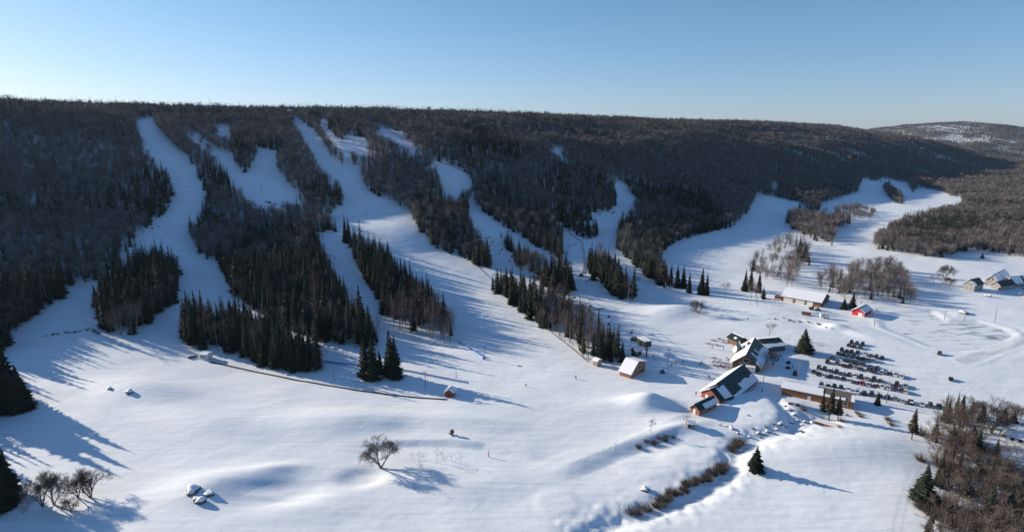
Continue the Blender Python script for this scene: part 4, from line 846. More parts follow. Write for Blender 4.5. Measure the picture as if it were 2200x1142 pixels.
# fences
def fence(pts,h,mt,name,label,group=None,sp=3.0,net=True):
    W=[at(*p) for p in pts]; l=W[0]; r=empty(name,l,0,label,'fence',group); tot=0
    seg=[(a,c) for a,c in zip(W,W[1:])]; posts=[]
    for a,c in seg:
        k=max(1,int((c-a).length/sp))
        for j in range(k): q=a.lerp(c,j/k); posts.append((q.x,q.y,H(q.x,q.y)))
    posts.append(tuple(W[-1]))
    for q in posts[:98]:
        m=MB(); m.tube((q[0]-l.x,q[1]-l.y,q[2]-l.z-.3),(q[0]-l.x,q[1]-l.y,q[2]-l.z+h+.15),.06,.06,4); m.build('post',mt if net else M_POLE,r)
    m=MB()
    for a,c in zip(posts,posts[1:]):
        A=Vector(a)-l;C_=Vector(c)-l; d=(C_-A); d.z=0
        if d.length<.01: continue
        s=Vector((-d.y,d.x,0)).normalized()*.02
        for z0,z1 in (((.12,h*.45),(h*.55,h)) if net else ((h*.4,h*.4+.1),(h-.12,h))):
            q=[A-s+Vector((0,0,z0)),A+s+Vector((0,0,z0)),A+s+Vector((0,0,z1)),A-s+Vector((0,0,z1)),C_-s+Vector((0,0,z0)),C_+s+Vector((0,0,z0)),C_+s+Vector((0,0,z1)),C_-s+Vector((0,0,z1))]
            m.add(q,[(0,1,2,3),(4,5,6,7),(0,1,5,4),(1,2,6,5),(2,3,7,6),(3,0,4,7)])
    m.build('net' if net else 'rails',mt,r); return r
fence([(690,777),(735,783),(790,789)],.9,M_BLUE,'safety_fence','blue net fence left of the little spruce clump')
fence([(858,795),(905,804),(960,815),(1007,824)],.9,M_BLUE,'safety_fence','blue net fence right of the little spruce clump, above the red hut')
fence([(985,736),(1010,750),(1040,768)],1.0,M_BLUE,'safety_fence','short blue net fence from the tree band end to the blue snow gun')
fence([(1143,455),(1180,475),(1218,496),(1250,519),(1255,545),(1252,575),(1250,588)],.8,M_ORG,'safety_fence','red net fence along the right side of the race run')
fence([(1222,528),(1219,548),(1217,565)],.8,M_BLUE,'safety_fence','short dark blue net at the left side of the race run')
fence([(830,280),(862,296),(895,322)],.8,M_ORG,'safety_fence','red net fence on the upper right run near the ridge')
fence([(929,343),(965,356),(1005,372)],.8,M_ORG,'safety_fence','red net fence at the top of the run below the ridge, right one')
fence([(1504,785),(1540,789),(1575,794),(1605,797)],1.0,M_POLE,'rail_fence','low wooden rail fence on the snow before the ski lodge',net=False)
fence([(1482,666),(1500,670),(1520,671)],.5,M_ORG,'safety_fence','orange red net lying on snow at the foot of the last run',net=True)
fence([(948,505),(1000,548),(1050,595),(1100,645),(1160,695),(1220,742),(1262,777)],.5,M_DKWOOD,'wire_fence','thin dark snow fence along the right edge of the wide centre run',net=False,sp=4)
# tables and benches by the lodge
tb=None; k=0
for u,v,wd in [(1532,769,'farthest up slope'),(1530,777,'left end of the middle row'),(1542,776,'right end of the middle row'),(1531,784,'left end of the lower row'),(1543,785,'right end of the lower row'),(1560,781,'nearest the lodge wall'),(1520,738,'at the deck left corner'),(1530,731,'on the deck'),(1543,728,'on the deck, upper'),(1552,735,'on the deck near the lodge'),(1538,741,'on the deck, lower'),(1562,732,'by the rear wing wall')]:
    lb='snowy wooden picnic table '+wd
    if tb is None:
        tb=empty('picnic_table',at(u,v),.3,lb,'picnic table','picnic tables by the lodge')
        m=MB(); m.box((0,0,.75),(2.2,.85,.07)); m.build('tabletop',M_POLE,tb); m=MB(); m.box((0,0,.84),(2.1,.8,.1)); m.build('snow_cover',M_SNOW,tb)
        for s in (-1,1): m=MB(); m.box((0,s*.75,.45),(2.2,.28,.06)); m.build('bench',M_POLE,tb)
        for s in (-1,1): m=MB(); m.box((s*.8,0,.35),(.1,1.7,.08)); m.tube((s*.8,-.65,-.1),(s*.8,-.2,.74),.05,.05,5); m.tube((s*.8,.65,-.1),(s*.8,.2,.74),.05,.05,5); m.build('leg',M_POLE,tb)
    else: copy_thing(tb,at(u,v),.3+rnd.uniform(-.3,.3),lb)
c=[at(1511,742),at(1532,728),at(1566,733),at(1552,752)]
# ski racks
for i,(u,v,w) in enumerate([(1560,790,'left'),(1570,793,'right'),(1554,785,'rear')]):
    r=empty('ski_rack',at(u,v),.2,w+' wooden ski rack in front of the lodge entrance','ski rack','ski racks by the lodge'); m=MB(); m.tube((-1.5,0,-.1),(-1.5,0,1.2),.05); m.tube((1.5,0,-.1),(1.5,0,1.2),.05); m.tube((-1.5,0,1.1),(1.5,0,1.1),.05); m.build('frame',M_DKWOOD,r)
    for q in range(7): m=MB(); m.box((-1.2+q*.4,.15,.8),(.1,.05,1.7)); m.build('ski',[M_BLACK,M_RED,M_BLUE][q%3],r)
# ------------------------------------------------------------------ cars
CARCOL={'black':(.022,.024,.03),'dark grey':(.09,.095,.10),'silver':(.38,.39,.40),'white':(.72,.73,.74),'dark blue':(.012,.025,.07),'red':(.36,.018,.015),'maroon':(.12,.015,.015),'brown':(.10,.06,.04),'dark green':(.015,.035,.022)}
CM={k:mat('paint_'+k.replace(' ','_'),c,.32,metal=.25,spec=.5) for k,c in CARCOL.items()}
M_TYRE=M_BLACK; M_RIM=mat('alloy',(.35,.35,.36),.35,metal=.8); M_LAMP=mat('headlight_lens',(.75,.75,.72),.15); M_TAIL=mat('tail_lens',(.4,.01,.01),.2)
def car_parts(kind):
    """meshes for one car type, 4.5 m long along y (front at -y)"""
    H1={'saloon':.86,'suv':1.05,'pickup':1.05}[kind]; HR={'saloon':1.42,'suv':1.74,'pickup':1.78}[kind]; L=4.6 if kind!='pickup' else 5.4; W=1.82
    prof={'saloon':[(-.5,.32),(-.5,.62),(-.46,.74),(-.22,.84),(.5,.90),(.5,.35)],'suv':[(-.5,.38),(-.5,.82),(-.45,.95),(-.24,1.03),(.5,1.08),(.5,.4)],'pickup':[(-.5,.42),(-.5,.86),(-.46,1.0),(-.22,1.06),(.5,1.06),(.5,.45)]}[kind]
    cab={'saloon':[(-.24,.84),(-.10,1.38),(.20,1.42),(.42,.89)],'suv':[(-.25,1.02),(-.12,1.66),(.40,1.70),(.49,1.07)],'pickup':[(-.24,1.05),(-.13,1.68),(.06,1.72),(.12,1.06)]}[kind]
    P={}
    def loft(outl,w0,w1,z0,z1,m):
        n=len(outl); V=[]
        for s in (-1,1):
            for y,z in outl:
                f=0 if z1==z0 else max(0,min(1,(z-z0)/(z1-z0))); V.append((s*(w0+(w1-w0)*f)/2,y*L,z))
        return V,[(i,(i+1)%n,n+(i+1)%n,n+i) for i in range(n)]+[tuple(range(n)),tuple(range(n,2*n))[::-1]]
    b=MB(); V,F=loft(prof,W,W*.95,.3,1.1,0); b.add(V,F)
    if kind=='pickup':
        b.box((0,L*.31,1.12),(W*.95,L*.36,.1)); b.box((0,L*.31,1.18),(W*.8,L*.32,.06),1)
    rf=[(cab[1][0]-.004,cab[1][1]-.0),(cab[2][0]+.004,cab[2][1]),(cab[2][0]+.0,cab[2][1]+.05),(cab[1][0]+.02,cab[1][1]+.05)]
    V,F=loft(rf,W*.80,W*.76,HR-.1,HR+.05,0); b.add(V,F)
    for s in (-1,1): # pillars
        for (y0,z0),(y1,z1) in ((cab[0],cab[1]),(cab[3],cab[2])): b.tube((s*W*.46,y0*L,z0),(s*W*.39,y1*L,z1),.05,.05,4)
        b.tube((s*W*.46,(cab[0][0]+cab[3][0])/2*L,cab[0][1]),(s*W*.395,(cab[1][0]+cab[2][0])/2*L,cab[1][1]),.05,.05,4)
    P['body']=b
    gl=MB(); V,F=loft(cab,W*.90,W*.77,cab[0][1],cab[2][1],0); gl.add(V,F); P['windows']=gl
    return P,L,W
CT={}
for kd in ('saloon','suv','pickup'):
    P,L,W=car_parts(kd); r=None; CT[kd]=(P,L,W)
body_mesh={}
def mesh_of(mb,name,mats,bevel=0):
    o=mb.build(name,mats,None,bevel=bevel); me=o.data; bpy.data.objects.remove(o); return me
for kd,(P,L,W) in CT.items():
    for cn_,m in CM.items(): body_mesh[kd,cn_]=mesh_of(P['body'],'body',[m,M_SNOW],bevel=.05)
    body_mesh[kd,'glass']=mesh_of(P['windows'],'windows',[M_GLASS],bevel=.03)
w=MB(); w.tube((-.12,0,0),(.12,0,0),.33,.33,14); w.tube((-.125,0,0),(.125,0,0),.2,.2,10,m=1); WHEEL=mesh_of(w,'wheel',[M_TYRE,M_RIM])
w=MB(); w.box((0,0,0),(.34,.08,.16)); HL=mesh_of(w,'headlight',[M_LAMP]); w=MB(); w.box((0,0,0),(.28,.08,.22)); TLm=mesh_of(w,'tail_light',[M_TAIL])
w=MB(); w.box((0,0,0),(1.3,1.7,.09)); RS=mesh_of(w,'roof_snow',[M_SNOW],bevel=.03)
def car(p,rz,kd,colr,label,group,snowy=False,name=None):
    L,W=CT[kd][1:]; r=empty(name or {'saloon':'parked_car','suv':'parked_car','pickup':'pickup_truck'}[kd],p,rz,label,'pickup' if kd=='pickup' else 'car',group); r.scale=(.88,.84,.84)
    obj('body',body_mesh[kd,colr],r); obj('windows',body_mesh[kd,'glass'],r)
    for sx in (-1,1):
        for sy in (-.31,.30): obj('wheel',WHEEL,r,(sx*W*.47,sy*L,.33))
        obj('headlight',HL,r,(sx*.68,-L*.5,.68)); obj('tail_light',TLm,r,(sx*.72,L*.5,.82))
    if snowy: obj('roof_snow',RS,r,(0,L*.08 if kd!='pickup' else -L*.03,{'saloon':1.52,'suv':1.80,'pickup':1.82}[kd]))
    return r
def cc(x,y): return (1640+x/5.238,720+y/5.238)
ROWS=[('first row back, farthest from the lodge',[(990,88,'dark green','suv'),(1050,103,'dark grey','suv'),(1115,110,'black','suv')]),
('first row front',[(960,120,'maroon','saloon'),(1015,132,'black','saloon'),(1090,145,'dark grey','saloon')]),
('second row back',[(880,175,'black','suv'),(940,188,'dark blue','suv'),(990,200,'black','suv'),(1060,200,'dark grey','saloon'),(1145,223,'white','suv'),(1210,240,'dark grey','suv'),(1270,255,'dark grey','suv'),(1335,262,'black','suv')]),
('second row front',[(843,212,'black','suv'),(898,222,'dark blue','saloon'),(950,232,'dark grey','saloon'),(1008,242,'black','saloon'),(1068,258,'maroon','saloon'),(1122,272,'black','saloon'),(1180,280,'silver','saloon'),(1232,290,'white','saloon')]),
('third row back',[(775,265,'black','suv'),(880,278,'white','saloon'),(940,296,'black','suv'),(998,312,'dark grey','suv'),(1060,322,'black','suv'),(1115,336,'dark grey','suv'),(1205,368,'black','suv'),(1285,378,'dark blue','suv')]),
('third row front',[(720,310,'black','suv'),(828,325,'dark grey','suv'),(905,348,'maroon','saloon'),(972,355,'black','saloon'),(1035,368,'silver','saloon'),(1092,388,'dark grey','saloon'),(1180,398,'dark grey','suv'),(1243,418,'brown','saloon'),(1335,425,'silver','suv'),(1415,440,'black','suv'),(1490,455,'white','suv'),(1555,475,'white','suv')]),
('fourth row back',[(622,375,'dark grey','suv'),(685,390,'black','suv'),(755,408,'dark grey','pickup'),(820,425,'black','suv'),(890,438,'dark grey','suv'),(965,452,'black','suv'),(1035,468,'white','suv'),(1095,480,'black','suv'),(1162,498,'silver','saloon'),(1240,505,'black','suv'),(1315,525,'dark grey','suv'),(1405,560,'white','suv'),(1500,562,'maroon','suv'),(1598,582,'silver','pickup')]),
('fourth row front',[(568,420,'dark grey','saloon'),(620,445,'black','saloon'),(682,460,'white','saloon'),(755,468,'black','saloon'),(825,483,'dark grey','saloon'),(900,498,'black','saloon'),(975,520,'white','saloon'),(1050,533,'brown','saloon'),(1112,548,'red','saloon'),(1185,563,'silver','saloon'),(1262,570,'maroon','saloon'),(1340,590,'white','suv'),(1408,603,'white','saloon'),(1485,615,'brown','saloon'),(1550,630,'dark grey','saloon'),(1608,645,'white','suv')]),
('last row behind the long low building',[(650,572,'dark grey','suv'),(730,580,'dark grey','suv'),(800,592,'black','suv'),(875,604,'dark grey','suv'),(955,628,'white','pickup'),(1055,648,'white','suv'),(1135,660,'black','suv'),(1220,672,'dark grey','suv'),(1310,692,'black','suv'),(1400,706,'dark blue','suv'),(1485,722,'silver','suv'),(1565,748,'white','suv'),(1660,762,'black','pickup'),(1785,785,'white','saloon'),(1880,800,'dark grey','suv'),(1980,808,'black','saloon')])]

for rn,cars in ROWS:
    a=at(*cc(*cars[0][:2]));c=at(*cc(*cars[-1][:2])); d=(c-a); rzb=math.atan2(d.y,d.x)
    for i,(x,y,cl,kd) in enumerate(cars):
        p=at(*cc(x,y)); pos=['leftmost','second from left','third from left','fourth from left','fifth from left','sixth from left','seventh from left','eighth from left']
        ps=pos[i] if i<min(8,len(cars)-1) else ('rightmost' if i==len(cars)-1 else ['second','third','fourth','fifth','sixth','seventh','eighth'][len(cars)-2-i]+' from right')
        rz=rzb+rnd.uniform(-.06,.06)+(math.pi if rnd.random()<.35 else 0)
        nm={'saloon':'car','suv':'tall car','pickup':'pickup'}[kd]
        car(p,rz,kd,cl,'%s %s, %s of the %s'%(cl,nm,ps,rn.replace(', farthest from the lodge','')),'cars parked in rows',snowy=rnd.random()<.12)
car(at(2018,761),-.75,'suv','dark grey','dark grey car driving alone between the parked rows and the pond',None,name='moving_car')
car(at(2043,816),-.6,'saloon','black','black car alone on the snow right of the parked rows',None,name='moving_car')
car(at(1708,804),-.5,'suv','black','black car alone below the lodge beside the utility pole',None)
car(at(2196,633),1.5,'suv','white','white car parked before the row houses at the right edge',None)
car(at(2206,622),1.5,'suv','dark grey','dark car parked before the row houses at the right edge',None)
# camper
r=empty('camper_trailer',at(1771,683),-.25,'white rounded camper trailer right of the brown container','camper')
m=MB(); m.prism([(-1.1,.5),(1.1,.5),(1.1,2.4),(.7,2.8),(-.7,2.8),(-1.1,2.4)],'x',-2.4,2.2); m.build('body',M_WHITE,r,bevel=.1); m=MB(); m.box((-.6,-1.12,1.8),(1.2,.06,.6)); m.build('window',M_GLASS,r)
for s in (-1,1): obj('wheel',WHEEL,r,(0,s*1.0,.3),math.pi/2)
# snow groomers / tracked machines
def groomer(p,rz,colr,label,sc=1.0,blade=True,arm=False):
    r=empty('snow_groomer',p,rz,label,'snow groomer'); r.scale=(sc,)*3
    m=MB(); m.box((0,.3,1.15),(2.0,3.6,.7)); m.box((0,1.2,1.7),(1.9,1.7,.5)); m.build('body',colr,r,bevel=.08)
    m=MB(); m.box((0,-.7,2.1),(1.7,1.5,1.2),taper=.85); m.build('cab',M_GLASS,r,bevel=.08); m=MB(); m.box((0,-.7,2.78),(1.55,1.4,.12)); m.build('cab_roof',colr,r)
    for s in (-1,1):
        m=MB(); m.prism([(-2,.45),(-1.6,.02),(1.7,.02),(2.1,.45),(1.7,.9),(-1.6,.9)],'x',s*1.35-.4,s*1.35+.4); m.build('track',M_BLACK,r)
    if blade: m=MB(); m.box((0,-2.7,.5),(4,.15,.9)); m.box((-.6,-2.2,.6),(.15,1.0,.15)); m.box((.6,-2.2,.6),(.15,1.0,.15)); m.build('blade',M_METAL,r)
    if arm: m=MB(); m.tube((0,-1.2,1.4),(.2,-3.4,3.0),.14,.12,6); m.tube((.2,-3.4,3.0),(.2,-4.2,1.2),.12,.1,6); m.box((.2,-4.3,1.0),(.8,.6,.6)); m.build('boom',colr,r)
    return r
groomer(at(1249,593),.2,M_DKGREEN,'dark tracked groomer on the race run below the red net',.8,False)
groomer(at(1423,800),1.3,M_BLUE,'dark blue snow machine parked right of the orange hut',.55,False)
groomer(at(1744,664),1.2,mat('yellow_paint',(.42,.27,.09),.6,noise=.3),'yellow tracked digger parked before the maintenance shed',.8,True,True)
groomer(at(1755,666),1.4,M_WHITE,'white snow groomer beside the yellow digger at the maintenance shed',.7)
groomer(at(1693,791),.7,M_ORG,'small red machine in the lodge shadow, upper of two',.45,False)
groomer(at(1694,780),.7,M_RUST,'small rusty machine in the lodge shadow, lower of two',.45,False)
# ------------------------------------------------------------------ people
def person_mesh(pose,name):
    me=bpy.data.meshes.new(name); J=[(0,0,.98),(0,0,1.2),(0,0,1.42),(0,-.01,1.52),(0,-.02,1.62),(0,-.02,1.74)]; Rr=[.15,.14,.15,.065,.105,.09]; E=[(0,1),(1,2),(2,3),(3,4),(4,5)]
    def ch(root,pts,rs):
        last=root
        for p,r in zip(pts,rs): J.append(p);Rr.append(r);E.append((last,len(J)-1)); last=len(J)-1
    st=pose['st']; hip=.1
    for s in (-1,1):
        f=st*s
        ch(0,[(s*hip,0,.92),(s*(hip+.03),-.10*abs(f)-f*.14+pose['b']*-.15,.52),(s*(hip+.04),f*.18,.10),(s*(hip+.05),f*.18-.16,.04)],[.095,.07,.055,.045])
        a=pose['arm']; ch(2,[(s*.20,0,1.42),(s*.28,-.05*a,1.14),(s*.27,-.28*a,1.00+.12*a),(s*.26,-.34*a,.95+.12*a)],[.065,.05,.04,.035])
    me.from_pydata([tuple(p) for p in J],E,[]); o=bpy.data.objects.new('tmp',me); COL.objects.link(o)
    md=o.modifiers.new('s','SKIN'); md2=o.modifiers.new('u','SUBSURF'); md2.levels=1; md2.render_levels=1
    for v,r in zip(me.skin_vertices[0].data,Rr): v.radius=(r,r)
    me.skin_vertices[0].data[0].use_root=True
    dg=bpy.context.evaluated_depsgraph_get(); out=bpy.data.meshes.new_from_object(o.evaluated_get(dg)); bpy.data.objects.remove(o); return out
PM=[person_mesh(dict(st=.0,b=0,arm=.3),'person_standing'),person_mesh(dict(st=.9,b=.3,arm=.6),'person_walking'),person_mesh(dict(st=.15,b=1,arm=1.2),'person_skiing')]
M_SKIN=mat('skin',(.45,.28,.2),.6); JK={'black':(.015,.015,.02),'blue':(.02,.07,.22),'red':(.35,.03,.03),'grey':(.15,.15,.16),'yellow':(.5,.38,.05)}
pmesh={}
def pm(i,c,trs):
    k=(i,c,trs)
    if k not in pmesh:
        me=PM[i].copy(); me.name='person'; me.materials.clear()
        for m in (mat('trousers_'+trs,{'black':(.02,.02,.024),'grey':(.12,.12,.13),'blue':(.03,.05,.1)}[trs],.8),mat('jacket_'+c,JK[c],.8),M_SKIN,M_BLACK): me.materials.append(m)
        for p in me.polygons:
            z=p.center.z; p.use_smooth=True
            if z>1.66: p.material_index=3
            elif z>1.5: p.material_index=2
            elif z<.10: p.material_index=3
            elif z<.93 and abs(p.center.x)<.235: p.material_index=0
            else: p.material_index=1
        pmesh[k]=me
    return pmesh[k]
SK=MB(); SK.box((-.13,-.1,.02),(.09,1.7,.03)); SK.box((.13,-.1,.02),(.09,1.7,.03)); SKM=mesh_of(SK,'skis',[M_RED])
POLM=MB(); POLM.tube((-.27,-.35,1.05),(-.4,.1,.02),.015); POLM.tube((.27,-.35,1.05),(.4,.1,.02),.015); POLM=mesh_of(POLM,'ski_poles',[M_BLACK])
PP=[(1503,784,0,'black','black','standing by the rail fence before the lodge, left of two'),(1507.5,782,0,'black','grey','standing by the rail fence before the lodge, right of two'),(1521.5,812,1,'blue','black','walking beside the green roofed building, left of two'),(1525,814,1,'black','blue','walking beside the green roofed building, right of two'),
 (1542,791,1,'grey','black','walking past the lower picnic tables'),(1553,792,0,'red','black','in a red jacket beside the ski racks'),(1565,776,0,'black','black','between the picnic tables and the lodge roof, right'),(1561,773,0,'grey','black','between the picnic tables and the lodge roof, left'),
 (1530,749,0,'blue','black','standing below the deck tables, left'),(1554,751,0,'red','black','standing below the deck tables, right'),(1627,822,0,'black','black','at the right corner of the green roofed building'),(1703,790,0,'black','black','on the snow above the lone black car'),(1637,842,0,'blue','blue','in the shadow right of the green roofed building'),
 (1495,849,0,'black','black','left of the rust red front gable'),(787,461,2,'black','black','on the bright snow at the top of the centre run'),(1237,813,2,'black','black','on the lower centre run left of the orange hut'),(1130,831,0,'black','black','near the end of the lower blue fence'),(847,587,2,'black','grey','in the middle of the centre run, left'),(857,587,2,'blue','black','in the middle of the centre run, right'),
 (1221,517,0,'black','black','at the left top of the race group'),(1226,528,0,'blue','black','first in the row of the race group'),(1230,527,0,'black','black','second in the row of the race group'),(1233,526,0,'red','black','third in the row of the race group'),(1236,526,0,'black','blue','fourth in the row of the race group'),(1239,525,0,'grey','black','last in the row of the race group'),
 (1246,531,1,'black','black','right of the race group row, upper'),(1248,537,1,'black','black','right of the race group row, lower'),(1255,541,0,'blue','black','beside the red net at the race run'),(1258,545,0,'black','black','beside the red net, second one'),(1258.5,605,2,'black','black','below the groomer on the race run, left of two'),(1262.5,605,2,'grey','black','below the groomer on the race run, right of two'),
 (1443,788,0,'black','black','right of the light pole below the lift terminal'),(1452,783,0,'red','grey','waiting near the lift terminal shadow, left'),(1467,781,0,'black','black','waiting near the lift terminal shadow, right'),(1404,770,0,'blue','black','under the chairlift terminal'),(1607,687,0,'black','black','walking alone on the snow above the lodge'),(1850,652,0,'black','black','behind the red shed by the thin wood')]
for u,v,i,c,t,w in PP:
    r=empty('person',at(u,v),rnd.uniform(-1,1) if i<2 else rnd.uniform(.2,.8),'person in a %s jacket %s'%(c,w) if 'jacket' not in w else 'person '+w,'person')
    obj('body',pm(i,c,t),r)
    if i==2: obj('skis',SKM,r); obj('ski_poles',POLM,r)
# ------------------------------------------------------------------ rocks
def rock(u,v,s,label,seed,flat=.7):
    g=np.random.default_rng(seed); bm=bmesh.new(); bmesh.ops.create_icosphere(bm,subdivisions=3,radius=1)
    for q in bm.verts:
        n=1+.22*math.sin(q.co.x*3.1+seed)+.18*math.sin(q.co.y*4.3+seed*2)+.12*math.sin(q.co.z*5+q.co.x*4); q.co*=n; q.co.z*=flat
        q.co*=s
    r=empty('boulder',at(u,v),g.uniform(0,3),label,'boulder'); me=bpy.data.meshes.new('stone'); bm.to_mesh(me); me.materials.append(M_ROCK); obj('stone',me,r)
    bm2=bm.copy(); bmesh.ops.delete(bm2,geom=[f for f in bm2.faces if f.calc_center_median().z<s*flat*.35],context='FACES')
    for q in bm2.verts: q.co=Vector((q.co.x*1.04,q.co.y*1.04,q.co.z+.12*s))
    for f in bm2.faces: f.smooth=True
    m2=bpy.data.meshes.new('snow_cap'); bm2.to_mesh(m2); m2.materials.append(M_SNOW); obj('snow_cap',m2,r); bm.free(); bm2.free(); return r
rock(278,843,1.5,'snow capped boulder on the left mound, right of two',1); rock(236,834,1.0,'small snow capped boulder on the left mound, left of two',2)
rock(418,1052,2.0,'widest boulder of the trio on the lower left snowfield',3,.5); rock(427,1075,1.6,'lowest boulder of the trio on the lower left snowfield',4); rock(450,1060,1.2,'rightmost boulder of the trio on the lower left snowfield',5)
rock(2072,673,2.2,'snowy boulders behind the frozen pond',6,.6); rock(1386,1052,1.3,'half buried boulder beside the round snowed green',7,.6); rock(2123,637,1.5,'dark boulder in front of the row houses',8,.9)
for i,(u,v) in enumerate([(1610,938),(1628,930),(1650,926),(1668,921),(1688,914),(1700,907),(1712,903),(1728,906),(1742,908),(1755,904),(1600,952),(1592,968),(1545,912),(1560,915),(1572,920),(1585,930),(1706,890),(1696,880),(1686,872),(1640,932),(1676,910),(1720,912)]):
    r=rock(u,v,.55+.35*((i*7)%3)/2,'snowy stone in the creek bed below the lodge'+[', upper part',', lower part',', middle part'][i%3],20+i,.7); r['group']='stones in the creek bed'
# foot bridge
r=empty('footbridge',at(1782,914),-.75,'small snow covered wooden footbridge over the creek','bridge'); m=MB(); m.box((0,0,.7),(9,3.0,.3)); m.build('deck',M_POLE,r); m=MB(); m.box((0,0,.93),(9,2.9,.14)); m.build('snow_cover',M_SNOW,r)
for s in (-1,1): m=MB(); m.box((0,s*1.5,.55),(9.2,.15,.7)); m.build('side_beam',M_ORANGE,r)
# ------------------------------------------------------------------ single trees and shrubs
WID=[(tris_to_mesh('crown',spruce_mesh(12,3.6,24,11,900+i,low=.10,prongs=3),[M_NEEDLE]),tris_to_mesh('trunk',cone_tris([0,0,0],[0,0,11.3],.26,.04,7),[M_BARK])) for i in range(3)]
TALL=[(tris_to_mesh('crown',spruce_mesh(12,2.3,20,10,930+i,low=.32,prongs=3),[mat('olive_needles',(.050,.046,.026),.85,tint=.3,spec=.1)]),tris_to_mesh('trunk',cone_tris([0,0,0],[0,0,11.3],.2,.04,7),[M_BARK])) for i in range(2)]
NAR=[(tris_to_mesh('crown',spruce_mesh(12,2.5,26,11,960+i,low=.06,prongs=3),[M_NEEDLE]),tris_to_mesh('trunk',cone_tris([0,0,0],[0,0,11.3],.22,.04,7),[M_BARK])) for i in range(3)]
def hm(u,v,hp):
    p=at(u,v); q=project(p.x,p.y,p.z+10); return p,hp/(float(v)-float(q[1]))*10
def conifer(u,v,hp,P,i,label,group=None,sx=1.0,name='spruce_tree'):
    p,h=hm(u,v,hp); return place_tree('s',i%len(P),P,p.x,p.y,p.z,h,rnd.uniform(0,6),12,label,group,name=name,sx=sx)
for k,(u,v,h,P,l,sx) in enumerate([(1623,1009,55,WID,'lone broad spruce with a long shadow beside the creek',1.3),(1728,757,54,WID,'lone broad pine above the parking rows beside the lodge wing',1.45),(1958,943,70,TALL,'single spruce on a bare trunk between the road and the lower right wood',1.25),(1885,869,30,NAR,'small dark spruce at the right end of the long low building',1.2),
  (1780,902,72,TALL,'tallest spruce before the long low building',1.3),(1800,903,56,TALL,'lower spruce before the long low building, right of the tallest',1.3),(1765,896,58,TALL,'thin spruce before the long low building, left of the tallest',1.0),(1983,1078,84,WID,'broad dark spruce at the left corner of the lower right wood',1.25),(2018,1042,64,NAR,'narrower spruce just right of the broad corner spruce',1.2),
  (2034,905,50,NAR,'dark spruce left of the pair above the lower right wood',1.2),(2062,900,56,NAR,'taller spruce of the pair above the lower right wood',1.2),(1312,776,30,NAR,'spruce in front of the strip, left of the last one',1.1),(1336,777,48,NAR,'last spruce of the strip beside the orange hut',1.0),(742,520,62,NAR,'left spruce of the twin pair halfway up the hill',.6),(750,522,58,NAR,'right spruce of the twin pair halfway up the hill',.6),
  (2135,1000,62,WID,'rounded spruce in the lower right wood below the white house',.8),(2120,1130,95,WID,'large snowy spruce at the bottom of the lower right wood, left',.8),(2160,1140,95,WID,'large snowy spruce at the bottom of the lower right wood, right',.8),(2214,1030,60,NAR,'dark spruce at the right edge below the white house',1.3),(2090,948,40,WID,'low dark spruce behind the bare thicket',.9),(2108,905,38,WID,'short wide spruce left of the round bare tree',1.0),(2200,1110,90,WID,'dark spruce at the right edge, bottom corner',.8),(2155,905,34,WID,'short spruce right of the round bare tree',1.1),(2178,908,28,WID,'lowest spruce near the grey dome',1.1),(1995,1142,40,WID,'low spruce at the very bottom beside the track',.9),
  (1830,662,38,WID,'wide dark pine at the edge of the thin wood behind the red shed',.9),(1813,664,26,WID,'low dark pine left of the wide one behind the red shed',1.2),(1718,560,52,NAR,'tall dark spruce on the slope behind the maintenance shed, left of two',.9),(1730,562,40,NAR,'dark spruce on the slope behind the maintenance shed, right of two',.9),
  (1480,628,46,NAR,'left spruce of the three beyond the last run',.8),(1506,632,58,NAR,'tallest spruce of the three beyond the last run',.9),(1517,634,50,NAR,'right spruce of the three beyond the last run',.8),(1440,612,48,NAR,'left spruce standing free at the foot of the right wood',.8),(1468,618,50,NAR,'right spruce standing free at the foot of the right wood',.9),(1455,618,52,NAR,'middle spruce standing free at the foot of the right wood',.9),
  (2110,555,14,WID,'small round pine alone on the open snow above the row houses',1.2),(1600,625,48,NAR,'left spruce in the clump beside the maintenance shed',.9),(1612,622,50,NAR,'middle spruce in the clump beside the maintenance shed',.9),(1630,628,46,NAR,'right spruce in the clump beside the maintenance shed',.9)]):
    conifer(u,v,h,P,k,l,sx=sx)
for k,(u,v,h) in enumerate([(8,886,112),(38,884,92),(60,880,66),(-12,880,135),(22,862,118),(45,862,80),(-35,890,140),(2,1090,128),(-22,1100,150),(24,1078,88),(-8,1064,130),(-45,1095,150),(14,1060,100)]):
    up=v<950; conifer(u,v,h,WID,k,('dark spruce in the big clump at the left edge, '+['front','right side','outermost small one','back','middle','rear right','far left'][k]) if up else ('dark spruce in the lower left corner clump, '+['front','left','small right one','back','far left','rear right'][k-7]),sx=1.0)
# bare trees
ROUND=[]
for i in range(3):
    t,c=bare_mesh(10,500+i,levels=6,spread=.62,trunk=.16,nfork=3,thin=1.0,minr=.018,multi=3); ROUND.append((tris_to_mesh('crown',c,[M_TWIG]),tris_to_mesh('trunk',t,[M_BARK])))
OPENT=[(tris_to_mesh('crown',c,[M_TWIG]),tris_to_mesh('trunk',t,[M_BARK])) for t,c in [bare_mesh(10,520+i,levels=5,spread=.55,trunk=.3,nfork=3,thin=.8,minr=.02) for i in range(2)]]
SAP=[(tris_to_mesh('crown',c,[M_TWIG]),tris_to_mesh('trunk',t,[M_BARK])) for t,c in [bare_mesh(10,540+i,levels=3,spread=.7,trunk=.35,nfork=3,thin=.9,minr=.03) for i in range(2)]]
def bare(u,v,hp,P,i,label,sx=1.0,group=None):
    p,h=hm(u,v,hp); return place_tree('b',i%len(P),P,p.x,p.y,p.z,h,rnd.uniform(0,6),10,label,group,name='bare_tree',sx=sx)
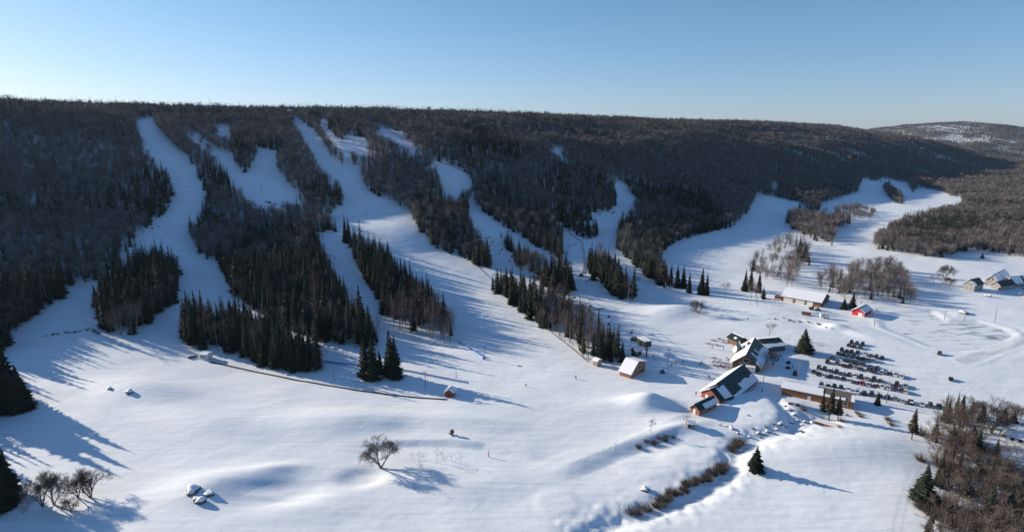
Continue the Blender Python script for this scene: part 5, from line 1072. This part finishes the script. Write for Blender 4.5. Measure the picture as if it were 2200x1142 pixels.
for k,(u,v,h,P,l,sx) in enumerate([(818,1004,68,ROUND,'big fan shaped leafless tree alone in the middle of the snowfield',1.0),(92,1087,74,ROUND,'leftmost bare tree of the cluster at the lower left',.7),(116,1083,72,ROUND,'second bare tree of the cluster at the lower left',.7),(152,1099,34,ROUND,'small low bare tree in front of the lower left cluster',.9),(168,1068,60,ROUND,'third bare tree of the cluster at the lower left',.8),(195,1068,58,ROUND,'rightmost bare tree of the cluster at the lower left',1.0),
  (1640,820,44,OPENT,'bare spreading tree at the corner between the two lodges',1.1),(1661,784,32,ROUND,'round reddish bare tree in the shadow of the lodge',.9),(1653,724,34,OPENT,'pale bare tree behind the lodge side wing',1.0),(1397,928,34,OPENT,'thin bare tree at the top of the snowy bank',.8),(1716,905,46,SAP,'tall thin bare tree by the stony creek bend',.6),(1473,912,28,OPENT,'bare tree just left of the little dark shelter',.8),
  (2130,930,76,ROUND,'large round bare tree above the lower right wood',.95),(2165,912,50,OPENT,'pale bare tree right of the large round bare tree',.7),(2190,915,48,OPENT,'pale bare tree near the right edge above the white house',.7),(1332,1108,34,SAP,'little tree with clinging brown leaves at the lower creek',1.0),(1325,675,20,SAP,'tiny bare tree beside the lift tower',.8),
  (2030,600,34,ROUND,'tallest bare tree of the group on open snow left of the houses',.9),(2006,610,24,OPENT,'left bare tree of the group on open snow left of the houses',1.2),(2018,606,22,OPENT,'second bare tree of the group on open snow left of the houses',1.2),(2040,614,20,ROUND,'lowest bare tree of the group on open snow left of the houses',1.3),(1690,618,70,OPENT,'tall pale bare tree directly behind the maintenance shed left end',.9),(1556,642,40,OPENT,'pale bare tree on open snow left of the maintenance shed clump',.9),
  (1500,672,30,ROUND,'bare bushy tree at the foot of the last run by the red net',1.1),(1612,655,60,OPENT,'bare tree in front of the clump beside the maintenance shed, left',.6),(1627,660,58,OPENT,'bare tree in front of the clump beside the maintenance shed, right',.6)]):
    bare(u,v,h,P,k,l,sx)
for k,(u,v,h,w) in enumerate([(884,984,18,'leftmost'),(900,995,28,'second'),(911,988,18,'third'),(938,993,36,'tallest, in the middle'),(950,984,24,'just right of the tallest'),(957,995,20,'low one right of the tallest'),(970,991,22,'second from right'),(990,996,28,'rightmost'),(1322,965,24,'at the bank top, tallest'),(1312,968,14,'at the bank top, middle'),(1283,980,14,'at the bank top, left'),(1297,972,12,'at the bank top, small')]):
    bare(u,v,h,SAP,k,'thin bare sapling, '+(w if 'bank' in w else w+' of the row beside the fan tree'),.7,'saplings on the lower snowfield')
# brush
BR=[]
for i in range(4):
    g=np.random.default_rng(700+i); n=150; a=g.uniform(0,6.28,n); q=g.uniform(0,.8,n)**.7; p0=np.stack([np.cos(a)*q*.5,np.sin(a)*q*.5,np.zeros(n)],1); d=np.stack([np.cos(a)*q*1.1,np.sin(a)*q*1.1,g.uniform(.6,1.25,n)],1)
    T=[branch_tris(p0,p0+d,np.full(n,.05))]; f=g.uniform(.3,.8,n)[:,None]; T.append(branch_tris(p0+d*f,p0+d*f+(d+g.normal(0,.5,(n,3)))*.4,np.full(n,.035))); BR.append(tris_to_mesh('bare_shrub',np.concatenate(T),[mat('brush_twigs',(.13,.105,.09),.9,tint=.25,spec=.1)]))
ORD=['first','second','third','fourth','fifth','sixth','seventh','eighth','ninth','tenth','eleventh','twelfth']
def ordn(i,n):
    if i<len(ORD): return ORD[i]+' from the left'
    j=n-1-i
    return 'rightmost' if j==0 else (ORD[j]+' from the right' if j<len(ORD) else 'at the middle')
def brush_line(pts,step,s0,s1,label,group,width=1.0):
    W=[at(*p) for p in pts]; n=0; T=sum(max(1,int((c-a).length/step)) for a,c in zip(W,W[1:]))
    for a,c in zip(W,W[1:]):
        k=max(1,int((c-a).length/step))
        for j in range(k):
            q=a.lerp(c,(j+rnd.uniform(-.3,.3))/k); x,y=q.x+rnd.uniform(-width,width),q.y+rnd.uniform(-width,width); s=rnd.uniform(s0,s1)
            o=obj('bare_shrub',BR[n%4],None,(x,y,H(x,y)-.1),rnd.uniform(0,6)); o.scale=(s*1.2,s*1.2,s); tag(o,(label+', '+ordn(n,T)) if width<2 else label,'shrub',group); n+=1
brush_line([(1412,1088),(1440,1066),(1470,1052),(1505,1034),(1535,1018),(1562,1003)],0.75,0.9,1.7,'brown shrub in the dense creek row','shrubs in the dense creek row')
brush_line([(1350,1103),(1380,1096),(1410,1090)],1.6,1.0,1.8,'small shrub left of the dense creek row','shrubs at the creek row end')
brush_line([(1567,968),(1580,960),(1594,950)],1.3,1.3,2.1,'shrub in the clump above the lone creek spruce','shrubs in the short creek clump')
brush_line([(1370,960),(1400,952),(1430,938),(1450,925)],1.8,.8,1.6,'reddish shrub on the shaded bank','shrubs on the snowy bank',1.5)
brush_line([(1740,905),(1790,895),(1840,905),(1890,900),(1930,895)],2.6,.6,1.4,'low bare shrub on rough snow right of the footbridge','shrubs right of the footbridge',6)
brush_line([(1600,905),(1640,935),(1700,925),(1760,925)],3.5,.4,.8,'tiny shrub poking through snow at the stony creek','shrubs at the stony creek',3)
brush_line([(1655,683),(1700,690),(1750,697),(1800,705)],2.6,.4,.9,'tiny shrub on the bank below the maintenance shed','shrubs on the shed bank',2)
brush_line([(100,720),(150,715),(200,708),(215,720)],2.2,.5,1.0,'small shrub on the left snow shoulder','shrubs on the left shoulder',1)
brush_line([(2020,1000),(2060,1010),(2100,1030),(2150,1040),(2200,1050)],1.4,1.6,3.0,'dense brown thicket shrub in the lower right wood','shrubs in the lower right wood',9)
brush_line([(1990,1110),(2040,1110),(2100,1120),(2150,1130),(2200,1130)],1.2,1.8,3.2,'tall brown thicket shrub at the bottom of the lower right wood','shrubs at the wood bottom',6)
brush_line([(2000,940),(2040,945),(2080,960),(2120,980)],1.3,1.6,3.0,'brown thicket shrub at the top of the lower right wood','shrubs at the wood top',6)
brush_line([(570,432),(600,440)],3,.8,1.4,'small dark bush in the shaded run at upper left','bushes in the upper left run',2)
brush_line([(305,500),(330,480),(352,462),(365,440)],4,.5,1.1,'small scrub on the rough strip beside the far left run','scrub by the far left run',5)
brush_line([(1262,455),(1290,462),(1318,452)],5,.8,1.5,'scrub on the rough clearing above the race run','scrub on the clearing',10)

# thin cold air: one closed box of even density around everything built
hz=MB(); hz.box((0,0,150),(25200,25200,420)); m=bpy.data.materials.new('cold_air'); m.use_nodes=True; nt=m.node_tree; nt.nodes.clear()
pv=nt.nodes.new('ShaderNodeVolumePrincipled'); pv.inputs['Color'].default_value=(.55,.76,1,1); pv.inputs['Density'].default_value=2.2e-5; pv.inputs['Anisotropy'].default_value=.2
ou=nt.nodes.new('ShaderNodeOutputMaterial'); nt.links.new(pv.outputs[0],ou.inputs['Volume']); tag(hz.build('haze',m),kind='stuff')
